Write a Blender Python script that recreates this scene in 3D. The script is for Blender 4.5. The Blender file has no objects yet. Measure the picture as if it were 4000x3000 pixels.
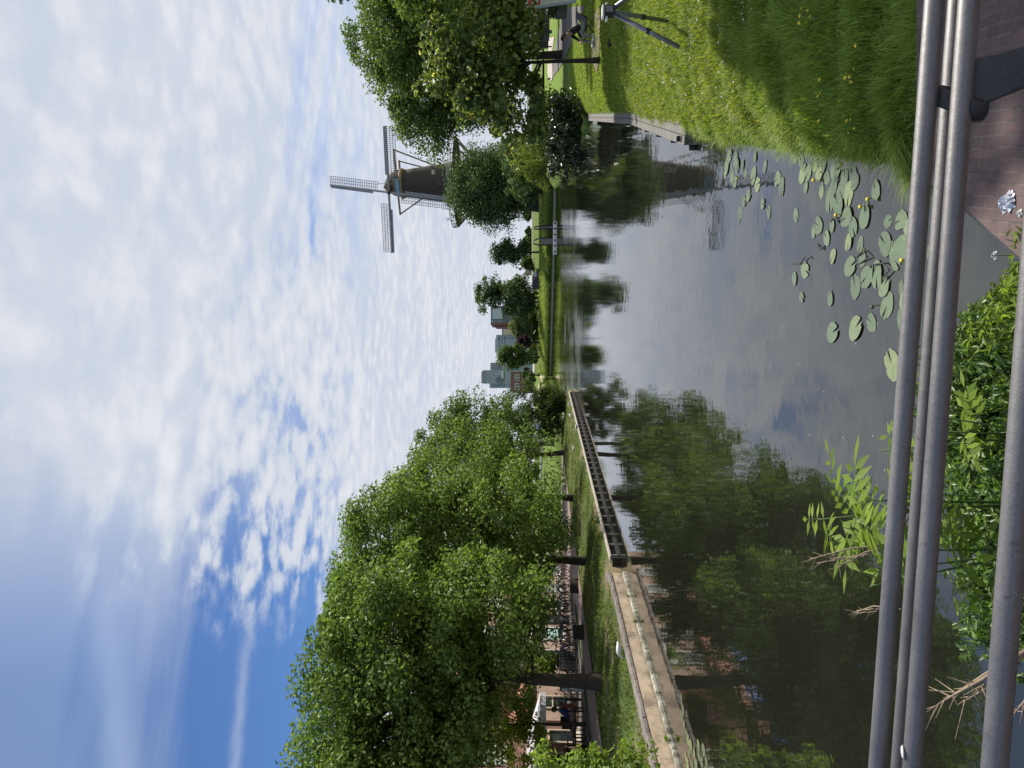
import bpy, math, random
import numpy as np
from mathutils import Vector, Matrix

# ------------------------------------------------------------------ camera, sky, sun, exposure
C = bpy.context.scene.collection
S = bpy.context.scene
FPX, PITCH, EYE = 2774.0, math.radians(2.06), 2.8
cp, sp = math.cos(PITCH), math.sin(PITCH)

cam_d = bpy.data.cameras.new("camera")
cam_d.sensor_width = 36.0
cam_d.lens = 36.0 * FPX / 4000.0
cam_d.clip_start = 0.05
cam_d.clip_end = 9000
cam = bpy.data.objects.new("camera", cam_d)
C.objects.link(cam)
S.camera = cam
# the photograph was taken with the phone on its side: the picture's left is up in the world
_f = Vector((0, cp, sp)); _u = Vector((0, -sp, cp)); _r = Vector((1, 0, 0))
m = Matrix.Identity(4)
for i in range(3):
    m[i][0] = -_u[i]; m[i][1] = _r[i]; m[i][2] = -_f[i]
m[2][3] = EYE
cam.matrix_world = m

SUN_AZ, SUN_EL = math.radians(50), math.radians(50)      # azimuth clockwise from +Y
sun_d = bpy.data.lights.new("sun", 'SUN')
sun_d.energy = 5.0
sun_d.angle = math.radians(0.6)
sun_d.color = (1.0, 0.94, 0.84)
sun = bpy.data.objects.new("sun", sun_d)
C.objects.link(sun)
sdir = Vector((math.sin(SUN_AZ) * math.cos(SUN_EL), math.cos(SUN_AZ) * math.cos(SUN_EL), math.sin(SUN_EL)))
sun.rotation_euler = sdir.to_track_quat('Z', 'Y').to_euler()

S.view_settings.view_transform = 'Standard'
S.view_settings.look = 'None'
S.view_settings.exposure = 0.28
S.view_settings.gamma = 1.0
S.cycles.max_bounces = 8
S.cycles.diffuse_bounces = 3
S.cycles.glossy_bounces = 3
S.cycles.transmission_bounces = 4
S.cycles.transparent_max_bounces = 6


class NT:
    """small helper for node trees"""
    def __init__(self, tree):
        self.t = tree; self.n = tree.nodes; self.l = tree.links

    def new(self, typ, **kw):
        nd = self.n.new(typ)
        for k, v in kw.items():
            setattr(nd, k, v)
        return nd

    def put(self, sock, v):
        if hasattr(v, 'is_linked') or isinstance(v, bpy.types.NodeSocket):
            self.l.new(v, sock)
        else:
            sock.default_value = v

    def m(self, op, a, b=0.0, c=None, clamp=False):
        nd = self.new('ShaderNodeMath', operation=op, use_clamp=clamp)
        self.put(nd.inputs[0], a); self.put(nd.inputs[1], b)
        if c is not None:
            self.put(nd.inputs[2], c)
        return nd.outputs[0]

    def step(self, v, lo, hi):
        nd = self.new('ShaderNodeMapRange', interpolation_type='SMOOTHSTEP')
        self.put(nd.inputs[0], v); self.put(nd.inputs[1], lo); self.put(nd.inputs[2], hi)
        return nd.outputs[0]

    def lin(self, v, a, b, c, d):
        nd = self.new('ShaderNodeMapRange')
        self.put(nd.inputs[0], v)
        for i, x in enumerate((a, b, c, d)):
            self.put(nd.inputs[i + 1], x)
        return nd.outputs[0]

    def mix(self, f, a, b, blend='MIX'):
        nd = self.new('ShaderNodeMix', data_type='RGBA', blend_type=blend)
        self.put(nd.inputs[0], f)
        self.put(nd.inputs[6], a if not isinstance(a, tuple) else (*a, 1)[:4])
        self.put(nd.inputs[7], b if not isinstance(b, tuple) else (*b, 1)[:4])
        return nd.outputs[2]

    def comb(self, x, y, z=0.0):
        nd = self.new('ShaderNodeCombineXYZ')
        self.put(nd.inputs[0], x); self.put(nd.inputs[1], y); self.put(nd.inputs[2], z)
        return nd.outputs[0]

    def noise(self, vec, scale, detail=4.0, rough=0.5, dist=0.0):
        nd = self.new('ShaderNodeTexNoise')
        if vec is not None:
            self.put(nd.inputs['Vector'], vec)
        self.put(nd.inputs['Scale'], scale); self.put(nd.inputs['Detail'], detail)
        self.put(nd.inputs['Roughness'], rough); self.put(nd.inputs['Distortion'], dist)
        return nd.outputs['Fac']

    def ramp(self, f, stops):
        nd = self.new('ShaderNodeValToRGB')
        el = nd.color_ramp.elements
        while len(el) < len(stops):
            el.new(0.5)
        for e, (p, c) in zip(el, stops):
            e.position = p; e.color = (*c, 1)[:4]
        self.put(nd.inputs[0], f)
        return nd.outputs[0]


def build_world():
    w = bpy.data.worlds.new("World")
    S.world = w
    w.use_nodes = True
    t = NT(w.node_tree)
    t.n.clear()
    out = t.new('ShaderNodeOutputWorld')
    bg = t.new('ShaderNodeBackground')
    sky = t.new('ShaderNodeTexSky', sky_type='NISHITA')
    sky.sun_disc = False
    sky.sun_elevation = SUN_EL
    sky.sun_rotation = SUN_AZ
    sky.air_density = 1.0; sky.dust_density = 0.6; sky.ozone_density = 2.5
    tc = t.new('ShaderNodeTexCoord')
    sep = t.new('ShaderNodeSeparateXYZ')
    t.l.new(tc.outputs['Generated'], sep.inputs[0])
    x, y, z = sep.outputs
    ya = t.m('MAXIMUM', y, 0.05)
    a = t.m('DIVIDE', x, ya)                     # tangent of azimuth from north
    e = t.m('DIVIDE', z, ya)                     # slope of elevation
    zz = t.m('ADD', t.m('MAXIMUM', z, 0.0), 0.035)
    qx = t.m('DIVIDE', x, zz); qy = t.m('DIVIDE', y, zz)
    q = t.comb(qx, qy, 0.0)
    # altocumulus field: cells of a flat cloud sheet
    warp = t.noise(q, 2.2, 3, 0.5)
    warp2 = t.noise(t.comb(t.m('ADD', qx, 7.3), qy, 2.0), 2.2, 3, 0.5)
    qd = t.comb(t.m('ADD', qx, t.m('MULTIPLY', t.m('SUBTRACT', warp, 0.5), 0.5)),
                t.m('ADD', qy, t.m('MULTIPLY', t.m('SUBTRACT', warp2, 0.5), 0.5)), 0.0)
    vor = t.new('ShaderNodeTexVoronoi', feature='SMOOTH_F1')
    t.put(vor.inputs['Vector'], qd); t.put(vor.inputs['Scale'], 8.5)
    t.put(vor.inputs['Smoothness'], 0.6)
    fine = t.noise(q, 11.0, 8, 0.62)
    big = t.noise(q, 1.1, 3, 0.5)
    ac = t.m('ADD', t.m('MULTIPLY', t.m('SUBTRACT', 0.75, vor.outputs['Distance']), 0.85),
             t.m('MULTIPLY', t.m('SUBTRACT', fine, 0.5), 1.25))
    ac = t.m('ADD', ac, t.m('MULTIPLY', t.m('SUBTRACT', big, 0.5), 1.0))
    wob = t.m('MULTIPLY', t.m('SUBTRACT', t.noise(q, 3.0, 5, 0.6), 0.5), 0.30)
    aw = t.m('ADD', a, wob)
    leftedge = t.step(aw, -0.37, -0.25)
    core = t.step(aw, -0.30, -0.10)
    band = t.m('MULTIPLY', t.step(e, 0.72, 0.60), t.step(t.m('ADD', a, t.m('MULTIPLY', e, 0.3)), 0.50, 0.22))
    gap = t.m('SUBTRACT', 1.0, t.m('MULTIPLY', t.m('MULTIPLY', t.step(t.m('ADD', e, t.m('MULTIPLY', wob, 0.15)), 0.20, 0.235), t.step(e, 0.295, 0.26)),
                                   t.m('MULTIPLY', t.step(a, -0.02, 0.18), 0.55)))
    thick = t.m('ADD', ac, t.m('MULTIPLY', core, 0.30))
    c1 = t.m('MULTIPLY', t.m('MULTIPLY', t.step(thick, 0.03, 0.50), leftedge), t.m('MULTIPLY', band, gap))
    # thin sheet behind the cells
    c1b = t.m('MULTIPLY', t.m('MULTIPLY', t.m('MULTIPLY', core, band), 0.36), t.lin(a, 0.0, 0.4, 1.0, 0.8))
    # high veil, drawn out in streaks
    qs = t.comb(t.m('MULTIPLY', t.m('ADD', qx, t.m('MULTIPLY', qy, 0.35)), 0.55), t.m('MULTIPLY', t.m('SUBTRACT', qy, t.m('MULTIPLY', qx, 0.30)), 3.2), 3.1)
    vn = t.noise(qs, 1.1, 6, 0.58)
    veil_e = t.m('ADD', t.m('ADD', e, t.m('MULTIPLY', t.m('SUBTRACT', vn, 0.5), 0.50)), t.m('MULTIPLY', t.m('MINIMUM', t.m('MAXIMUM', a, -0.45), 0.4), 0.34))
    vs = t.step(veil_e, 0.29, 0.52)
    vamt = t.lin(a, -0.44, 0.0, 0.34, 0.97)
    c2 = t.m('MULTIPLY', vs, vamt)
    # thin cirrus drawn across the right of the sky
    c2b = t.m('MULTIPLY', t.m('MULTIPLY', t.step(vn, 0.30, 0.72), t.step(a, -0.12, 0.2)), 0.70)
    # bright low sheet down to the horizon
    low = t.step(t.m('ADD', e, t.m('MULTIPLY', t.m('SUBTRACT', t.noise(qs, 0.8, 4, 0.5), 0.5), 0.10)), 0.33, 0.225)
    c3 = t.m('MULTIPLY', t.m('MULTIPLY', low, 0.97), t.lin(t.noise(qs, 0.35, 4, 0.55), 0.3, 0.6, 0.84, 1.0))
    # two drawn-out trails in the blue
    s1 = t.m('SUBTRACT', e, t.m('ADD', 0.605, t.m('MULTIPLY', t.m('ADD', a, 0.5), 0.08)))
    c4 = t.m('MULTIPLY', t.m('EXPONENT', t.m('MULTIPLY', t.m('MULTIPLY', s1, s1), -1800.0)), t.m('MULTIPLY', t.step(a, -0.15, -0.40), 0.36))
    s2 = t.m('SUBTRACT', e, t.m('ADD', 0.428, t.m('MULTIPLY', t.m('ADD', a, 0.5), -0.10)))
    s2w = t.m('ADD', s2, t.m('MULTIPLY', t.m('SUBTRACT', fine, 0.5), 0.02))
    c5 = t.m('MULTIPLY', t.m('EXPONENT', t.m('MULTIPLY', t.m('MULTIPLY', s2w, s2w), -16000.0)), t.m('MULTIPLY', t.step(a, -0.26, -0.42), 0.30))
    # everything off behind the viewer: broken cloud
    behind = t.m('MULTIPLY', t.step(y, 0.35, 0.0), t.step(t.noise(q, 1.3, 5, 0.55), 0.42, 0.62))
    inv = 1.0
    tot = None
    for c in (c1, c1b, c2, c2b, c3, c4, c5, behind):
        k = t.m('SUBTRACT', 1.0, c)
        tot = k if tot is None else t.m('MULTIPLY', tot, k)
    cover = t.m('SUBTRACT', 1.0, tot, clamp=True)
    shade = t.m('ADD', t.m('MULTIPLY', t.step(thick, 0.2, 1.0), 0.45), t.m('MULTIPLY', t.noise(qs, 1.6, 5, 0.6), 0.55))
    ccol = t.ramp(shade, [(0.15, (0.62, 0.69, 0.82)), (0.50, (0.75, 0.79, 0.87)), (0.85, (0.87, 0.89, 0.93))])
    ccol = t.mix(t.m('MULTIPLY', t.step(a, -0.1, -0.42), t.step(e, 0.5, 0.62)), ccol, (0.47, 0.59, 0.82))
    cl = t.mix(1.0, ccol, (7.7, 7.7, 7.7), 'MULTIPLY')
    skyc = t.mix(1.0, sky.outputs[0], (0.52, 0.70, 0.98), 'MULTIPLY')
    col = t.mix(cover, skyc, cl)
    t.l.new(col, bg.inputs['Color'])
    bg.inputs['Strength'].default_value = 0.1
    t.l.new(bg.outputs[0], out.inputs[0])


build_world()

# ------------------------------------------------------------------ helpers
rng = np.random.default_rng(11)
random.seed(5)


def at(xs, ys, depth):
    """the world point seen at photograph pixel (xs, ys) at a given forward distance"""
    a = (1500 - ys) / FPX; b = (xs - 2000) / FPX
    k = depth / (cp + b * sp)
    return Vector((a * k, depth, EYE + (sp - b * cp) * k))


def on(xs, ys, z):
    a = (1500 - ys) / FPX; b = (xs - 2000) / FPX
    k = (z - EYE) / (sp - b * cp)
    return Vector((a * k, (cp + b * sp) * k, z))


def tag(o, label=None, cat=None, group=None, kind=None):
    if label: o['label'] = label
    if cat: o['category'] = cat
    if group: o['group'] = group
    if kind: o['kind'] = kind
    return o


def empty(name, loc=(0, 0, 0), rz=0.0, label=None, cat=None, group=None):
    o = bpy.data.objects.new(name, None)
    o.empty_display_size = 0.2
    C.objects.link(o)
    o.location = loc; o.rotation_euler = (0, 0, rz)
    return tag(o, label, cat, group)


def np_mesh(name, V, F, mat=None, parent=None, smooth=False):
    """V (n,3) array, F (m,k) int array with one face size"""
    V = np.asarray(V, dtype=np.float32); F = np.asarray(F, dtype=np.int32)
    me = bpy.data.meshes.new(name)
    me.vertices.add(len(V)); me.vertices.foreach_set('co', V.ravel())
    k = F.shape[1]
    me.loops.add(F.size); me.loops.foreach_set('vertex_index', F.ravel())
    me.polygons.add(len(F))
    me.polygons.foreach_set('loop_start', np.arange(0, F.size, k, dtype=np.int32))
    me.polygons.foreach_set('loop_total', np.full(len(F), k, dtype=np.int32))
    me.update(calc_edges=True)
    if smooth:
        me.polygons.foreach_set('use_smooth', np.ones(len(F), dtype=bool))
    if mat: me.materials.append(mat)
    o = bpy.data.objects.new(name, me)
    C.objects.link(o)
    if parent: o.parent = parent
    return o


class MB:
    """collects boxes, tubes, sheets; build() links them as ONE mesh object"""
    def __init__(self):
        self.v = []; self.f = []; self.mi = []; self.sm = []; self.cur = 0

    def add(self, vs, fs, smooth=False):
        o = len(self.v)
        self.v += [tuple(p) for p in vs]
        for f in fs:
            self.f.append([i + o for i in f]); self.mi.append(self.cur); self.sm.append(smooth)
        return self

    def box(self, c, s, rz=0.0, M=None):
        hx, hy, hz = s[0] / 2, s[1] / 2, s[2] / 2
        vs = [Vector((i * hx, j * hy, k * hz)) for k in (-1, 1) for j in (-1, 1) for i in (-1, 1)]
        R = M if M is not None else Matrix.Rotation(rz, 3, 'Z')
        vs = [R @ p + Vector(c) for p in vs]
        return self.add(vs, [(0, 2, 3, 1), (4, 5, 7, 6), (0, 1, 5, 4), (2, 6, 7, 3), (0, 4, 6, 2), (1, 3, 7, 5)])

    def beam(self, a, b, w, h, up=(0, 0, 1)):
        a = Vector(a); b = Vector(b); d = (b - a); L = d.length; d.normalize()
        u = Vector(up)
        s = d.cross(u)
        if s.length < 1e-4: s = d.cross(Vector((1, 0, 0)))
        s.normalize(); u = s.cross(d)
        M = Matrix((d, s, u)).transposed()
        return self.box((a + b) / 2, (L, w, h), M=M)

    def tube(self, pts, rad, n=10, cap=True, smooth=True):
        pts = [Vector(p) for p in pts]
        if not hasattr(rad, '__len__'): rad = [rad] * len(pts)
        vs = []; fs = []
        ref = None
        for i, p in enumerate(pts):
            d = (pts[min(i + 1, len(pts) - 1)] - pts[max(i - 1, 0)])
            if d.length < 1e-9: d = Vector((0, 0, 1))
            d.normalize()
            if ref is None or abs(ref.dot(d)) > 0.95:
                ref = Vector((0, 0, 1)) if abs(d.z) < 0.9 else Vector((1, 0, 0))
            s = d.cross(ref).normalized(); u = s.cross(d); ref = u
            for k in range(n):
                t = 2 * math.pi * k / n
                vs.append(p + (s * math.cos(t) + u * math.sin(t)) * rad[i])
        for i in range(len(pts) - 1):
            for k in range(n):
                k2 = (k + 1) % n
                fs.append((i * n + k, i * n + k2, (i + 1) * n + k2, (i + 1) * n + k))
        if cap:
            fs.append(tuple(range(n))[::-1])
            fs.append(tuple((len(pts) - 1) * n + k for k in range(n)))
        return self.add(vs, fs, smooth)

    def lathe(self, prof, c=(0, 0, 0), n=16, smooth=True, sx=1.0, sy=1.0):
        vs = []; fs = []
        for r, z in prof:
            for k in range(n):
                t = 2 * math.pi * k / n
                vs.append((c[0] + r * sx * math.cos(t), c[1] + r * sy * math.sin(t), c[2] + z))
        for i in range(len(prof) - 1):
            for k in range(n):
                k2 = (k + 1) % n
                fs.append((i * n + k, i * n + k2, (i + 1) * n + k2, (i + 1) * n + k))
        fs.append(tuple(range(n))[::-1]); fs.append(tuple((len(prof) - 1) * n + k for k in range(n)))
        return self.add(vs, fs, smooth)

    def prism(self, poly, axis_u, axis_v, o, ext):
        """poly in (u, v); extruded by vector ext"""
        U = Vector(axis_u); Vv = Vector(axis_v); o = Vector(o); ext = Vector(ext)
        a = [o + U * p[0] + Vv * p[1] for p in poly]
        b = [p + ext for p in a]
        n = len(poly)
        fs = [tuple(range(n))[::-1], tuple(range(n, 2 * n))]
        fs += [(i, (i + 1) % n, n + (i + 1) % n, n + i) for i in range(n)]
        return self.add(a + b, fs)

    def build(self, name, mat, parent=None, loc=None, bevel=0.0):
        me = bpy.data.meshes.new(name)
        me.from_pydata(self.v, [], self.f)
        me.update()
        mats = mat if isinstance(mat, (list, tuple)) else [mat]
        for x in mats: me.materials.append(x)
        me.polygons.foreach_set('material_index', self.mi)
        me.polygons.foreach_set('use_smooth', self.sm)
        o = bpy.data.objects.new(name, me)
        C.objects.link(o)
        if parent: o.parent = parent
        if loc is not None: o.location = loc
        if bevel:
            b = o.modifiers.new('bevel', 'BEVEL'); b.width = bevel; b.segments = 2; b.limit_method = 'ANGLE'
        return o


def children(o):
    return [c for c in bpy.data.objects if c.parent == o]


def copy_tree(o, parent=None, kids=None):
    kids = kids or {}
    c = o.copy(); C.objects.link(c)
    if parent: c.parent = parent
    for ch in list(o.children):
        copy_tree(ch, c)
    return c


# ------------------------------------------------------------------ materials
def mat_new(name):
    mt = bpy.data.materials.new(name)
    mt.use_nodes = True
    t = NT(mt.node_tree)
    bs = mt.node_tree.nodes['Principled BSDF']
    return mt, t, bs


def plain(name, col, rough=0.6, metal=0.0, var=0.12, scale=6.0, bump=0.0, bscale=40.0, spec=0.5):
    """a plain surface with mottled wear"""
    mt, t, bs = mat_new(name)
    geo = t.new('ShaderNodeTexCoord')
    n = t.noise(geo.outputs['Object'], scale, 6, 0.6)
    d = tuple(max(0, c * (1 - var * 1.6)) for c in col); l = tuple(min(1, c * (1 + var * 1.6)) for c in col)
    t.put(bs.inputs['Base Color'], t.ramp(n, [(0.25, d), (0.75, l)]))
    bs.inputs['Roughness'].default_value = rough
    bs.inputs['Metallic'].default_value = metal
    bs.inputs['Specular IOR Level'].default_value = spec
    if bump:
        b = t.new('ShaderNodeBump'); b.inputs['Strength'].default_value = bump; b.inputs['Distance'].default_value = 0.01
        t.l.new(t.noise(geo.outputs['Object'], bscale, 5, 0.6), b.inputs['Height'])
        t.l.new(b.outputs[0], bs.inputs['Normal'])
    return mt


def leafmat(name, dark, light, trans=0.38, rough=0.5, spec=0.22, tcol=None):
    mt, t, bs = mat_new(name)
    g = t.new('ShaderNodeNewGeometry')
    n = t.noise(g.outputs['Position'], 0.55, 2, 0.5)
    f = t.m('ADD', t.m('MULTIPLY', g.outputs['Random Per Island'], 0.62), t.m('MULTIPLY', n, 0.40), clamp=True)
    col = t.ramp(f, [(0.12, dark), (0.85, light)])
    t.put(bs.inputs['Base Color'], col)
    bs.inputs['Roughness'].default_value = rough
    bs.inputs['Specular IOR Level'].default_value = spec
    tr = t.new('ShaderNodeBsdfTranslucent')
    tc = t.mix(1.0, col, tcol or (1.7, 1.75, 0.7), 'MULTIPLY')
    t.put(tr.inputs['Color'], tc)
    mx = t.new('ShaderNodeMixShader'); mx.inputs[0].default_value = trans
    t.l.new(bs.outputs[0], mx.inputs[1]); t.l.new(tr.outputs[0], mx.inputs[2])
    t.l.new(mx.outputs[0], mt.node_tree.nodes['Material Output'].inputs['Surface'])
    return mt


def brickmat(name, c1, c2, mortar, bw=0.22, bh=0.065, ms=0.012, wall=True, along=(0, 1, 0), bump=0.3):
    """bricks laid in courses; wall: u along the wall, v up; else on the ground (u, v = world x, y rotated)"""
    mt, t, bs = mat_new(name)
    g = t.new('ShaderNodeNewGeometry')
    sep = t.new('ShaderNodeSeparateXYZ'); t.l.new(g.outputs['Position'], sep.inputs[0])
    ax, ay, _ = along
    u = t.m('ADD', t.m('MULTIPLY', sep.outputs[0], ax), t.m('MULTIPLY', sep.outputs[1], ay))
    v = sep.outputs[2] if wall else t.m('ADD', t.m('MULTIPLY', sep.outputs[0], -ay), t.m('MULTIPLY', sep.outputs[1], ax))
    br = t.new('ShaderNodeTexBrick')
    t.put(br.inputs['Vector'], t.comb(u, v, 0))
    br.inputs['Scale'].default_value = 1.0
    br.inputs['Brick Width'].default_value = bw; br.inputs['Row Height'].default_value = bh
    br.inputs['Mortar Size'].default_value = ms; br.inputs['Mortar Smooth'].default_value = 0.3
    br.inputs['Bias'].default_value = 0.0
    br.inputs['Color1'].default_value = (*c1, 1); br.inputs['Color2'].default_value = (*c2, 1); br.inputs['Mortar'].default_value = (*mortar, 1)
    n = t.noise(g.outputs['Position'], 1.3, 6, 0.65)
    n2 = t.noise(g.outputs['Position'], 30, 4, 0.6)
    col = t.mix(1.0, br.outputs['Color'], t.ramp(t.m('ADD', t.m('MULTIPLY', n, 0.6), t.m('MULTIPLY', n2, 0.4)), [(0.3, (0.62, 0.62, 0.64)), (0.7, (1.25, 1.22, 1.18))]), 'MULTIPLY')
    t.put(bs.inputs['Base Color'], col)
    bs.inputs['Roughness'].default_value = 0.85
    if not wall:
        moss = t.m('MULTIPLY', t.step(t.m('ADD', t.noise(g.outputs['Position'], 2.4, 5, 0.65), t.m('MULTIPLY', br.outputs['Fac'], 0.10)), 0.56, 0.68), 0.75)
        col = t.mix(moss, col, (0.045, 0.048, 0.028))
        t.put(bs.inputs['Base Color'], col)
    b = t.new('ShaderNodeBump'); b.inputs['Strength'].default_value = bump; b.inputs['Distance'].default_value = 0.008
    t.put(b.inputs['Height'], t.m('SUBTRACT', t.m('MULTIPLY', n2, 0.4), br.outputs['Fac']))
    t.l.new(b.outputs[0], bs.inputs['Normal'])
    return mt


def groundmat(name, stops, scale=1.2, fine=26.0, rough=0.95, bump=0.6, bdist=0.03, patches=None):
    mt, t, bs = mat_new(name)
    g = t.new('ShaderNodeNewGeometry')
    n1 = t.noise(g.outputs['Position'], scale, 6, 0.62)
    n2 = t.noise(g.outputs['Position'], fine, 5, 0.65)
    f = t.m('ADD', t.m('MULTIPLY', n1, 0.55), t.m('MULTIPLY', n2, 0.45))
    col = t.ramp(f, stops)
    if patches:
        pcol, lo, hi, ps = patches
        col = t.mix(t.step(t.noise(g.outputs['Position'], ps, 5, 0.6), lo, hi), col, pcol)
    t.put(bs.inputs['Base Color'], col)
    bs.inputs['Roughness'].default_value = rough
    bs.inputs['Specular IOR Level'].default_value = 0.2
    b = t.new('ShaderNodeBump'); b.inputs['Strength'].default_value = bump; b.inputs['Distance'].default_value = bdist
    t.l.new(n2, b.inputs['Height']); t.l.new(b.outputs[0], bs.inputs['Normal'])
    return mt


def woodmat(name, c1, c2, stretch=(1, 12, 12), rough=0.8):
    mt, t, bs = mat_new(name)
    tc = t.new('ShaderNodeTexCoord')
    mp = t.new('ShaderNodeMapping'); mp.inputs['Scale'].default_value = stretch
    t.l.new(tc.outputs['Object'], mp.inputs['Vector'])
    n = t.noise(mp.outputs[0], 1.5, 6, 0.65)
    t.put(bs.inputs['Base Color'], t.ramp(n, [(0.3, c1), (0.7, c2)]))
    bs.inputs['Roughness'].default_value = rough
    b = t.new('ShaderNodeBump'); b.inputs['Strength'].default_value = 0.3; b.inputs['Distance'].default_value = 0.01
    t.l.new(n, b.inputs['Height']); t.l.new(b.outputs[0], bs.inputs['Normal'])
    return mt


def watermat():
    mt, t, bs = mat_new('water')
    g = t.new('ShaderNodeNewGeometry')
    sep = t.new('ShaderNodeSeparateXYZ'); t.l.new(g.outputs['Position'], sep.inputs[0])
    px, py, _ = sep.outputs
    n0 = t.noise(g.outputs['Position'], 0.35, 4, 0.55)
    t.put(bs.inputs['Base Color'], t.ramp(n0, [(0.3, (0.009, 0.010, 0.007)), (0.7, (0.016, 0.017, 0.012))]))
    bs.inputs['Roughness'].default_value = 0.008
    bs.inputs['IOR'].default_value = 1.95
    bs.inputs['Specular IOR Level'].default_value = 0.5
    # gentle ripples everywhere, a breeze-ruffled band across the middle distance
    wobble = t.m('MULTIPLY', t.m('SUBTRACT', t.noise(g.outputs['Position'], 0.06, 3, 0.5), 0.5), 26.0)
    yy = t.m('ADD', t.m('ADD', py, wobble), t.m('MULTIPLY', px, -0.3))
    ruff = t.m('MULTIPLY', t.step(yy, 38.0, 52.0), t.step(yy, 92.0, 74.0))
    patch = t.step(t.noise(g.outputs['Position'], 0.16, 4, 0.6), 0.40, 0.60)
    ruff = t.m('MULTIPLY', ruff, t.m('ADD', 0.35, t.m('MULTIPLY', patch, 0.65)))
    r1 = t.noise(t.comb(px, t.m('MULTIPLY', py, 1.0), 0), 1.9, 2.5, 0.5)
    r2 = t.noise(t.comb(t.m('MULTIPLY', px, 1.0), py, 4.0), 9.0, 3, 0.6)
    amp = t.m('ADD', 0.0032, t.m('MULTIPLY', ruff, 0.017))
    h = t.m('MULTIPLY', t.m('ADD', r1, t.m('MULTIPLY', r2, t.m('ADD', 0.10, t.m('MULTIPLY', ruff, 0.30)))), amp)
    b = t.new('ShaderNodeBump'); b.inputs['Strength'].default_value = 1.0; b.inputs['Distance'].default_value = 1.0
    t.put(b.inputs['Height'], h)
    t.l.new(b.outputs[0], bs.inputs['Normal'])
    return mt


def glassmat(name, col=(0.02, 0.025, 0.03), rough=0.04):
    mt, t, bs = mat_new(name)
    tc = t.new('ShaderNodeTexCoord')
    n = t.noise(tc.outputs['Object'], 1.2, 3, 0.5)
    t.put(bs.inputs['Base Color'], t.ramp(n, [(0.35, tuple(c * 0.6 for c in col)), (0.65, tuple(c * 2.2 for c in col))]))
    bs.inputs['Roughness'].default_value = rough
    bs.inputs['Specular IOR Level'].default_value = 0.8
    return mt


def galvmat():
    """weathered galvanised pipe: runs of zinc, pits and drips"""
    mt, t, bs = mat_new('galvanised_steel')
    g = t.new('ShaderNodeNewGeometry')
    n1 = t.noise(g.outputs['Position'], 5.0, 6, 0.65)
    n2 = t.noise(g.outputs['Position'], 160.0, 4, 0.7)
    n3 = t.noise(g.outputs['Position'], 24.0, 3, 0.5)
    f = t.m('ADD', t.m('MULTIPLY', n1, 0.45), t.m('MULTIPLY', n2, 0.55))
    wear = t.step(t.noise(g.outputs['Position'], 38.0, 5, 0.7), 0.60, 0.72)
    t.put(bs.inputs['Base Color'], t.mix(t.m('MULTIPLY', wear, 0.6), t.ramp(f, [(0.3, (0.13, 0.126, 0.128)), (0.7, (0.235, 0.228, 0.228))]), (0.085, 0.07, 0.068)))
    bs.inputs['Metallic'].default_value = 0.65
    t.put(bs.inputs['Roughness'], t.lin(n1, 0.3, 0.7, 0.46, 0.62))
    b = t.new('ShaderNodeBump'); b.inputs['Strength'].default_value = 0.55; b.inputs['Distance'].default_value = 0.0022
    t.put(b.inputs['Height'], t.m('ADD', n3, t.m('MULTIPLY', n2, 0.30)))
    t.l.new(b.outputs[0], bs.inputs['Normal'])
    return mt


M = {}
M['water'] = watermat()
M['lawn'] = groundmat('lawn', [(0.30, (0.060, 0.105, 0.010)), (0.5, (0.130, 0.205, 0.020)), (0.70, (0.20, 0.285, 0.040))], 0.9, 22.0)
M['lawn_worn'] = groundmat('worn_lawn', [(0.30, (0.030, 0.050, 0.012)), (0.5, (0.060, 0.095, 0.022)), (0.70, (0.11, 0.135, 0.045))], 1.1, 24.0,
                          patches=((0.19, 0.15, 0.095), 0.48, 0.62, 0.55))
M['far_grass'] = groundmat('far_grass', [(0.28, (0.050, 0.085, 0.014)), (0.5, (0.105, 0.160, 0.028)), (0.72, (0.19, 0.24, 0.060))], 0.35, 3.0, bump=0.9, bdist=0.15)
M['earth'] = groundmat('bare_earth', [(0.3, (0.11, 0.088, 0.070)), (0.7, (0.24, 0.20, 0.165))], 1.5, 20.0)
M['path'] = groundmat('brick_path', [(0.3, (0.19, 0.135, 0.125)), (0.7, (0.33, 0.25, 0.235))], 0.7, 14.0, bump=0.2, bdist=0.01)
M['pale_path'] = groundmat('pale_path', [(0.3, (0.34, 0.30, 0.25)), (0.7, (0.50, 0.45, 0.39))], 0.5, 8.0, bump=0.2, bdist=0.01)
M['pavement'] = groundmat('pavement', [(0.3, (0.10, 0.092, 0.088)), (0.7, (0.19, 0.175, 0.165))], 0.8, 14.0, bump=0.2, bdist=0.01)
M['asphalt'] = groundmat('asphalt', [(0.3, (0.11, 0.11, 0.115)), (0.7, (0.18, 0.18, 0.185))], 0.5, 20.0, bump=0.2, bdist=0.01)
M['galv'] = galvmat()
M['black_steel'] = plain('black_steel', (0.028, 0.029, 0.032), 0.42, 0.3, 0.25, 30, 0.25, 120)
M['black'] = plain('black_paint', (0.012, 0.012, 0.014), 0.5, 0.0, 0.2, 10)
M['dark_wood'] = woodmat('tarred_timber', (0.010, 0.010, 0.009), (0.035, 0.032, 0.028))
M['grey_wood'] = woodmat('weathered_timber', (0.095, 0.088, 0.078), (0.22, 0.205, 0.18))
M['wet_wood'] = woodmat('wet_timber', (0.060, 0.055, 0.045), (0.20, 0.185, 0.150))
M['cap_wood'] = woodmat('timber_cap', (0.30, 0.26, 0.22), (0.50, 0.45, 0.39))
M['bark'] = groundmat('bark', [(0.3, (0.026, 0.021, 0.016)), (0.7, (0.085, 0.070, 0.055))], 3.0, 18.0, bump=1.0, bdist=0.03)
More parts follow.
